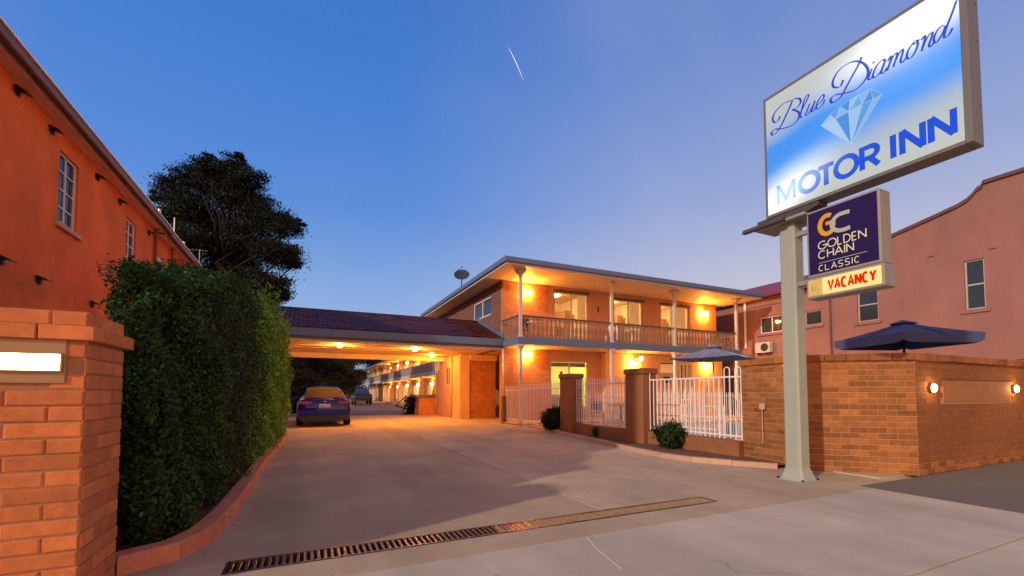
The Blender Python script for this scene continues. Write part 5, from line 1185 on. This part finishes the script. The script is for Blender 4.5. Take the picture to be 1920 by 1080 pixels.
# ================================================================== SIGN POLE AND SIGNS
sp = thing('sign_pole', (6.22, 3.92, 0), 'tall pale square steel pole with flared foot carrying the motel signs', 'pole')
m = MB(); px_, py_ = 6.215, 3.88
def sqr(w, z, ch=.25):
    c_ = w * ch; return [(px_ - w, py_ - w + c_, z), (px_ - w + c_, py_ - w, z), (px_ + w - c_, py_ - w, z), (px_ + w, py_ - w + c_, z), (px_ + w, py_ + w - c_, z), (px_ + w - c_, py_ + w, z), (px_ - w + c_, py_ + w, z), (px_ - w, py_ + w - c_, z)]
lv = [(.17, .012), (.165, .03), (.115, .17), (.112, .3), (.108, 3.60)]
v = []; [v.extend(sqr(a, b, .22)) for a, b in lv]; fs = [tuple(range(7, -1, -1))]
for i in range(len(lv) - 1):
    for k in range(8): fs.append((i * 8 + k, i * 8 + (k + 1) % 8, (i + 1) * 8 + (k + 1) % 8, (i + 1) * 8 + k))
fs.append(tuple(len(v) - 8 + k for k in range(8))); m.add(v, fs); m.build('shaft', m_pole, sp)
B('base_plate', m_pole, sp, px_ - .2, px_ + .2, py_ - .2, py_ + .2, .001, .012, b=.004)
for a in (-.17, .17):
    for b in (-.17, .17): MB().lathe((px_ + a, py_ + b, .012), [(.014, 0), (.014, .02), (.006, .03)], 6).build('bolt', m_dark, sp)
B('head_plate', m_signframe, sp, 5.98, 6.46, 3.55, 4.28, 3.60, 3.64, b=.006); m = MB()
m.prism([(3.45, 3.72), (3.75, 3.645), (4.1, 3.645), (4.32, 3.70), (4.32, 3.78), (3.45, 3.78)], 0, 6.12, 6.32); m.build('saddle', m_signdark, sp)
m = MB().prism([(5.90, 3.60), (5.98, 3.60), (5.98, 3.66), (5.93, 3.66)], 1, 3.8, 4.42); m.build('wing', m_signdark, sp)

# big sign: face plane x=6.10, normal -X; u = 4.15 - y
m_bigframe = mat('big_sign_frame', (.15, .14, .13), .5, .06, 4, .05, 30)
bs = thing('motel_sign', (6.22, 3.05, 3.8), 'large illuminated white and blue motel sign box on the pole', 'sign')
Y0s, Y1s, Z0s, Z1s = 4.165, 1.945, 3.775, 5.585
fr = MB(); t_ = .05
fr.bbox(6.10, 6.36, Y1s - .0, Y1s + .06, Z0s, Z1s, b=.006); fr.bbox(6.10, 6.36, Y0s - .03, Y0s, Z0s, Z1s, b=.004); fr.box(6.104, 6.356, Y1s + .06, Y0s - .03, Z0s, Z0s + .04); fr.box(6.104, 6.356, Y1s + .06, Y0s - .03, Z1s - .04, Z1s)
fr.build('frame', m_bigframe, bs)
for z in (4.2, 4.9, 5.3): MB().lathe((6.3, Y1s - .004, z), [(.006, 0), (.006, .006)], 6).build('screw', m_dark, bs)
B('box', m_signdark, bs, 6.15, 6.34, Y1s + .061, Y0s - .031, Z0s + .042, Z1s - .042)
def signmat(name, kind):
    m = bpy.data.materials.new(name); m.use_nodes = True; t = m.node_tree; N = t.nodes; L = t.links; b = N['Principled BSDF']
    gm_ = N.new('ShaderNodeNewGeometry'); sp_ = N.new('ShaderNodeSeparateXYZ'); L.new(gm_.outputs['Position'], sp_.inputs[0])
    def M_(op, a, b_=None, c=None, cl=False):
        n = N.new('ShaderNodeMath'); n.operation = op; n.use_clamp = cl
        for i, v_ in enumerate((a, b_, c)):
            if v_ is None: continue
            if isinstance(v_, (int, float)): n.inputs[i].default_value = v_
            else: L.new(v_, n.inputs[i])
        return n.outputs[0]
    nz = N.new('ShaderNodeTexNoise'); nz.inputs['Scale'].default_value = 1.6; nz.inputs['Detail'].default_value = 3; L.new(gm_.outputs['Position'], nz.inputs[0])
    u = M_('SUBTRACT', 4.15, sp_.outputs['Y']); z = sp_.outputs['Z']
    def gauss(u0, z0, su, sz, slope=0):
        du = M_('SUBTRACT', u, u0); dz = M_('SUBTRACT', M_('SUBTRACT', z, z0), M_('MULTIPLY', du, slope))
        e = M_('ADD', M_('MULTIPLY', M_('MULTIPLY', du, du), 1 / su ** 2), M_('MULTIPLY', M_('MULTIPLY', dz, dz), 1 / sz ** 2)); return M_('EXPONENT', M_('MULTIPLY', e, -1))
    def col(c): n = N.new('ShaderNodeRGB'); n.outputs[0].default_value = (*c, 1); return n.outputs[0]
    def mx(f, a, b_): n = N.new('ShaderNodeMix'); n.data_type = 'RGBA'; n.clamp_factor = True; L.new(f, n.inputs[0]); L.new(a, n.inputs[6]); L.new(b_, n.inputs[7]); return n.outputs[2]
    wob = M_('MULTIPLY', M_('SUBTRACT', nz.outputs[0], .5), .25)
    zb = M_('ADD', z, wob)
    # blue band rises slightly to the right, centred z~4.72
    bnd = M_('SUBTRACT', zb, M_('ADD', 4.60, M_('MULTIPLY', u, .13))); bf = M_('EXPONENT', M_('MULTIPLY', M_('MULTIPLY', bnd, bnd), -1 / .40 ** 2))
    hot1 = gauss(1.72, 5.34, .62, .27, .05); hot2 = gauss(.18, 3.99, .52, .24, .35)
    hot = M_('ADD', hot1, hot2, cl=True)
    if kind == 'face':
        c = mx(M_('MULTIPLY', bf, 1.25, cl=True), col((.55, .57, .52)), col((.06, .30, .88)))
        c = mx(M_('MULTIPLY', gauss(1.8, 4.80, .55, .3), .75), c, col((.12, .40, 1.0)))
        c = mx(M_('MULTIPLY', gauss(.35, 4.35, .5, .14, .2), .5), c, col((.35, .62, 1.0)))
        c = mx(M_('MULTIPLY', hot, 1.5, cl=True), c, col((1.15, 1.15, 1.12)))
    elif kind == 'blue':
        c = mx(M_('MULTIPLY', hot2, 1.25, cl=True), col((.012, .08, .66)), col((.55, .80, 1.0)))
    elif kind == 'script':
        c = mx(M_('MULTIPLY', hot1, .55), col((.018, .045, .50)), col((.12, .28, .75)))
    L.new(c, b.inputs['Emission Color']); b.inputs['Emission Strength'].default_value = 1.0; b.inputs['Base Color'].default_value = (.01, .012, .02, 1); b.inputs['Roughness'].default_value = .8; b.inputs['Specular IOR Level'].default_value = 0
    return m
face = B('face', signmat('sign_face', 'face'), bs, 6.108, 6.148, Y1s + .062, Y0s - .032, Z0s + .041, Z1s - .041)
FX = 6.106
S = {'B1':[(0.4, 5.33), (0.28, 5.35), (0.16, 5.3), (0.12, 5.22), (0.15, 5.15), (0.2, 5.15), (0.23, 5.2)],
'B2':[(0.4, 5.19), (0.47, 5.18), (0.52, 5.22), (0.51, 5.28), (0.45, 5.32), (0.41, 5.31), (0.375, 5.25), (0.31, 5.15), (0.24, 5.05), (0.17, 4.99), (0.11, 4.985), (0.1, 5.03), (0.15, 5.05), (0.23, 5.01), (0.37, 4.97), (0.46, 4.99), (0.5, 5.04), (0.49, 5.1), (0.45, 5.15), (0.4, 5.19)],
'l':[(0.52, 5.09), (0.59, 5.18), (0.63, 5.25), (0.61, 5.27), (0.57, 5.22), (0.53, 5.1), (0.51, 5.03), (0.54, 5.0)],
'u':[(0.64, 5.13), (0.6, 5.05), (0.58, 5.01), (0.61, 5.0), (0.66, 5.05), (0.71, 5.13)], 'u2':[(.71, 5.13), (0.67, 5.04), (0.66, 5.01), (0.68, 5.0), (.72, 5.04)],
'e':[(0.72, 5.05), (0.78, 5.07), (0.82, 5.11), (0.81, 5.15), (0.77, 5.13), (0.73, 5.07), (0.72, 5.02), (0.75, 5.0), (0.8, 5.02), (0.83, 5.07)],
'D':[(1.05, 5.19), (1.02, 5.13), (0.97, 5.14), (0.93, 5.19), (0.94, 5.27), (1.01, 5.345), (1.12, 5.36), (1.21, 5.32), (1.28, 5.24), (1.32, 5.14), (1.31, 5.06), (1.25, 5.0), (1.17, 4.975), (1.05, 5.01), (0.96, 5.05), (0.9, 5.035), (0.91, 4.98), (0.95, 4.965), (1.02, 4.99), (1.08, 5.07), (1.16, 5.18), (1.22, 5.26), (1.26, 5.34)],
'i':[(1.36, 5.12), (1.33, 5.05), (1.32, 5.02), (1.34, 5.0), (1.37, 5.03)], 'idot':[(1.375, 5.175), (1.385, 5.195)],
'a':[(1.49, 5.13), (1.47, 5.155), (1.41, 5.12), (1.37, 5.04), (1.38, 4.995), (1.42, 5.0), (1.47, 5.06), (1.5, 5.14)], 'a2':[(1.50, 5.14), (1.46, 5.04), (1.455, 5.0), (1.48, 4.99), (1.51, 5.03)],
'm':[(1.52, 5.10), (1.55, 5.14), (1.55, 5.10), (1.51, 4.99)], 'm1':[(1.52, 5.02), (1.56, 5.10), (1.60, 5.14), (1.61, 5.11), (1.57, 4.995)], 'm2':[(1.58, 5.03), (1.62, 5.10), (1.66, 5.14), (1.665, 5.11), (1.64, 5.02), (1.66, 4.99), (1.69, 5.02)],
'o':[(1.76, 5.14), (1.72, 5.10), (1.70, 5.05), (1.705, 5.0), (1.74, 4.99), (1.78, 5.04), (1.80, 5.10), (1.79, 5.15), (1.76, 5.14), (1.78, 5.12), (1.82, 5.14)],
'n':[(1.83, 5.12), (1.86, 5.15), (1.86, 5.11), (1.83, 4.995)], 'n1':[(1.84, 5.03), (1.88, 5.11), (1.92, 5.14), (1.925, 5.11), (1.895, 5.02), (1.91, 4.99), (1.94, 5.02)],
'd':[(2.02, 5.14), (1.99, 5.145), (1.95, 5.1), (1.935, 5.04), (1.95, 5.0), (1.98, 5.02), (2.02, 5.08), (2.035, 5.13)],
'd2':[(2.13, 5.33), (2.09, 5.22), (2.05, 5.12), (2.02, 5.03), (2.03, 5.0), (2.06, 5.01), (2.09, 5.06)]}
fl = Flat(FX, 4.15)
for k, st in S.items(): fl.stroke(catmull(st, 6), .030 if k[0] in 'BD' else .024, .38)
fl.m.build('script_lettering', signmat('script_print', 'script'), bs)
fl = Flat(FX, 4.15); wds = {'*': .22, 'M': .24, 'O': .30, 'T': .19, 'R': .20, 'I': .05, 'N': .205, ' ': .10}
zc, hh, sw_ = 3.93, .27, .060
for (ch, u0) in [('M', .165), ('O', .45), ('T', .72), ('O', .90), ('R', 1.205), ('I', 1.515), ('N', 1.615), ('N', 1.87)]:
    cw = wds[ch]
    for st in GL[ch]:
        pts_ = [(u0 + p[0] * cw, zc + p[1] * hh) for p in st]
        if ch == 'O': pts_ = [(u0 + .03 + (p[0]) * (cw - .06), zc + .01 + p[1] * (hh - .02)) for p in st]
        fl.stroke(pts_, sw_ * (.72 if ch == 'M' else 1))
fl.m.build('block_lettering', signmat('block_print', 'blue'), bs)
# faceted diamond
Dp = {'L': (.77, 4.745), 'a': (.885, 4.83), 'b': (1.005, 4.865), 'c': (1.12, 4.885), 'd': (1.22, 4.89), 'R1': (1.345, 4.885), 'R': (1.455, 4.745), 'p': (.95, 4.735), 'q': (1.10, 4.745), 'r': (1.25, 4.75), 's': (1.36, 4.74), 'T': (1.115, 4.315)}
cols = [(.36, .57, .90), (.13, .37, .82), (.27, .50, .87), (.09, .31, .76), (.42, .62, .92), (.18, .43, .85)]
tris = [('L', 'a', 'p', 0), ('a', 'b', 'p', 1), ('b', 'q', 'p', 2), ('b', 'c', 'q', 3), ('c', 'd', 'q', 0), ('d', 'r', 'q', 5), ('d', 'R1', 'r', 2), ('R1', 's', 'r', 3), ('R1', 'R', 's', 1), ('L', 'p', 'T', 4), ('p', 'q', 'T', 3), ('q', 'r', 'T', 0), ('r', 's', 'T', 1), ('s', 'R', 'T', 2)]
dl = {}
for a, b, c, k in tris: dl.setdefault(k, Flat(FX + .0005, 4.15)).poly([Dp[a], Dp[b], Dp[c]])
for k, f_ in dl.items(): f_.m.build('diamond_facet', emat('facet_%d' % k, cols[k], .82), bs)
fl = Flat(FX - .001, 4.15)
for a, b, c, k in tris: fl.stroke([Dp[a], Dp[b]], .0035); fl.stroke([Dp[b], Dp[c]], .0035)
fl.m.build('diamond_outline', emat('facet_edge', (.55, .74, .98), .8), bs)

# second sign
gs_ = thing('chain_sign', (6.18, 3.16, 2.45), 'dark purple chain sign box hanging beside the pole under the big sign', 'sign')
B('frame', m_signframe, gs_, 6.06, 6.30, 2.74, 3.575, 2.735, 3.63, b=.012); B('frame', m_signframe, gs_, 6.045, 6.30, 2.715, 3.59, 2.455, 2.73, b=.012)
m_purple = mat('purple_print', (.012, .006, .030), .8, .1, 3, 0, spec=0, emis=(.018, .009, .042), es=1.0)
B('face', m_purple, gs_, 6.052, 6.0595, 2.765, 3.545, 2.775, 3.60); B('face', mat('yellowed_print', (.45, .36, .12), .5, .1, 6, 0, emis=(.8, .55, .12), es=.22), gs_, 6.037, 6.0445, 3.385, 3.56, 2.485, 2.70)
B('face', emat('lit_vacancy_panel', (1, .74, .28), .95), gs_, 6.037, 6.0445, 2.74, 3.383, 2.485, 2.70)
Y0g = 3.58; cream = emat('cream_print', (.85, .72, .42), .8)
fl = Flat(6.0505, Y0g); fl.stroke(arc(.27, 3.385, .09, .12, 60, 330, 22), .055); fl.stroke([(.345, 3.34), (.345, 3.40), (.25, 3.40)], .045, z=.0004); fl.m.build('logo_g', emat('orange_print', (.72, .29, .02), .9), gs_)
fl = Flat(6.0498, Y0g); fl.stroke([(.53, 3.46), (.47, 3.465)] + arc(.44, 3.36, .115, .105, 85, 275, 18) + [(.47, 3.252), (.53, 3.262)], .05, z=.0006); fl.m.build('logo_c', emat('grey_print', (.42, .38, .29), .9), gs_)
fl = Flat(6.0505, Y0g)
word(fl, 'GOLDEN', .155, 3.085, .10, {'*': .085, 'G': .10, 'O': .10, 'L': .055, 'E': .055, 'D': .08}, .014, .012)
word(fl, 'CHAIN', .155, 2.962, .098, {'*': .08, 'C': .09, 'H': .078, 'I': .014, 'A': .09}, .014, .012)
fl.stroke([(.16, 2.905), (.70, 2.905)], .004)
word(fl, 'CLASSIC', .155, 2.80, .075, {'*': .055, 'I': .012, 'A': .06}, .02, .009)
fl.m.build('lettering', cream, gs_)
fl = Flat(6.0355, Y0g); word(fl, 'VACANCY', .272, 2.538, .115, {'*': .052, 'N': .056}, .024, .028)
fl.m.build('vacancy_lettering', emat('red_print', (.80, .02, .005), .85), gs_)
fl = Flat(6.0355, Y0g); fl.stroke([(.075, 2.62), (.075, 2.55)], .012); fl.stroke([(.11, 2.55), (.11, 2.62), (.15, 2.55)], .006); fl.m.build('dead_lettering', mat('dead_print', (.25, .19, .08), .6), gs_)
for z in (3.42, 2.72): B('bracket', m_signframe, gs_, 6.16, 6.22, 3.592, 3.772, z - .03, z + .03)
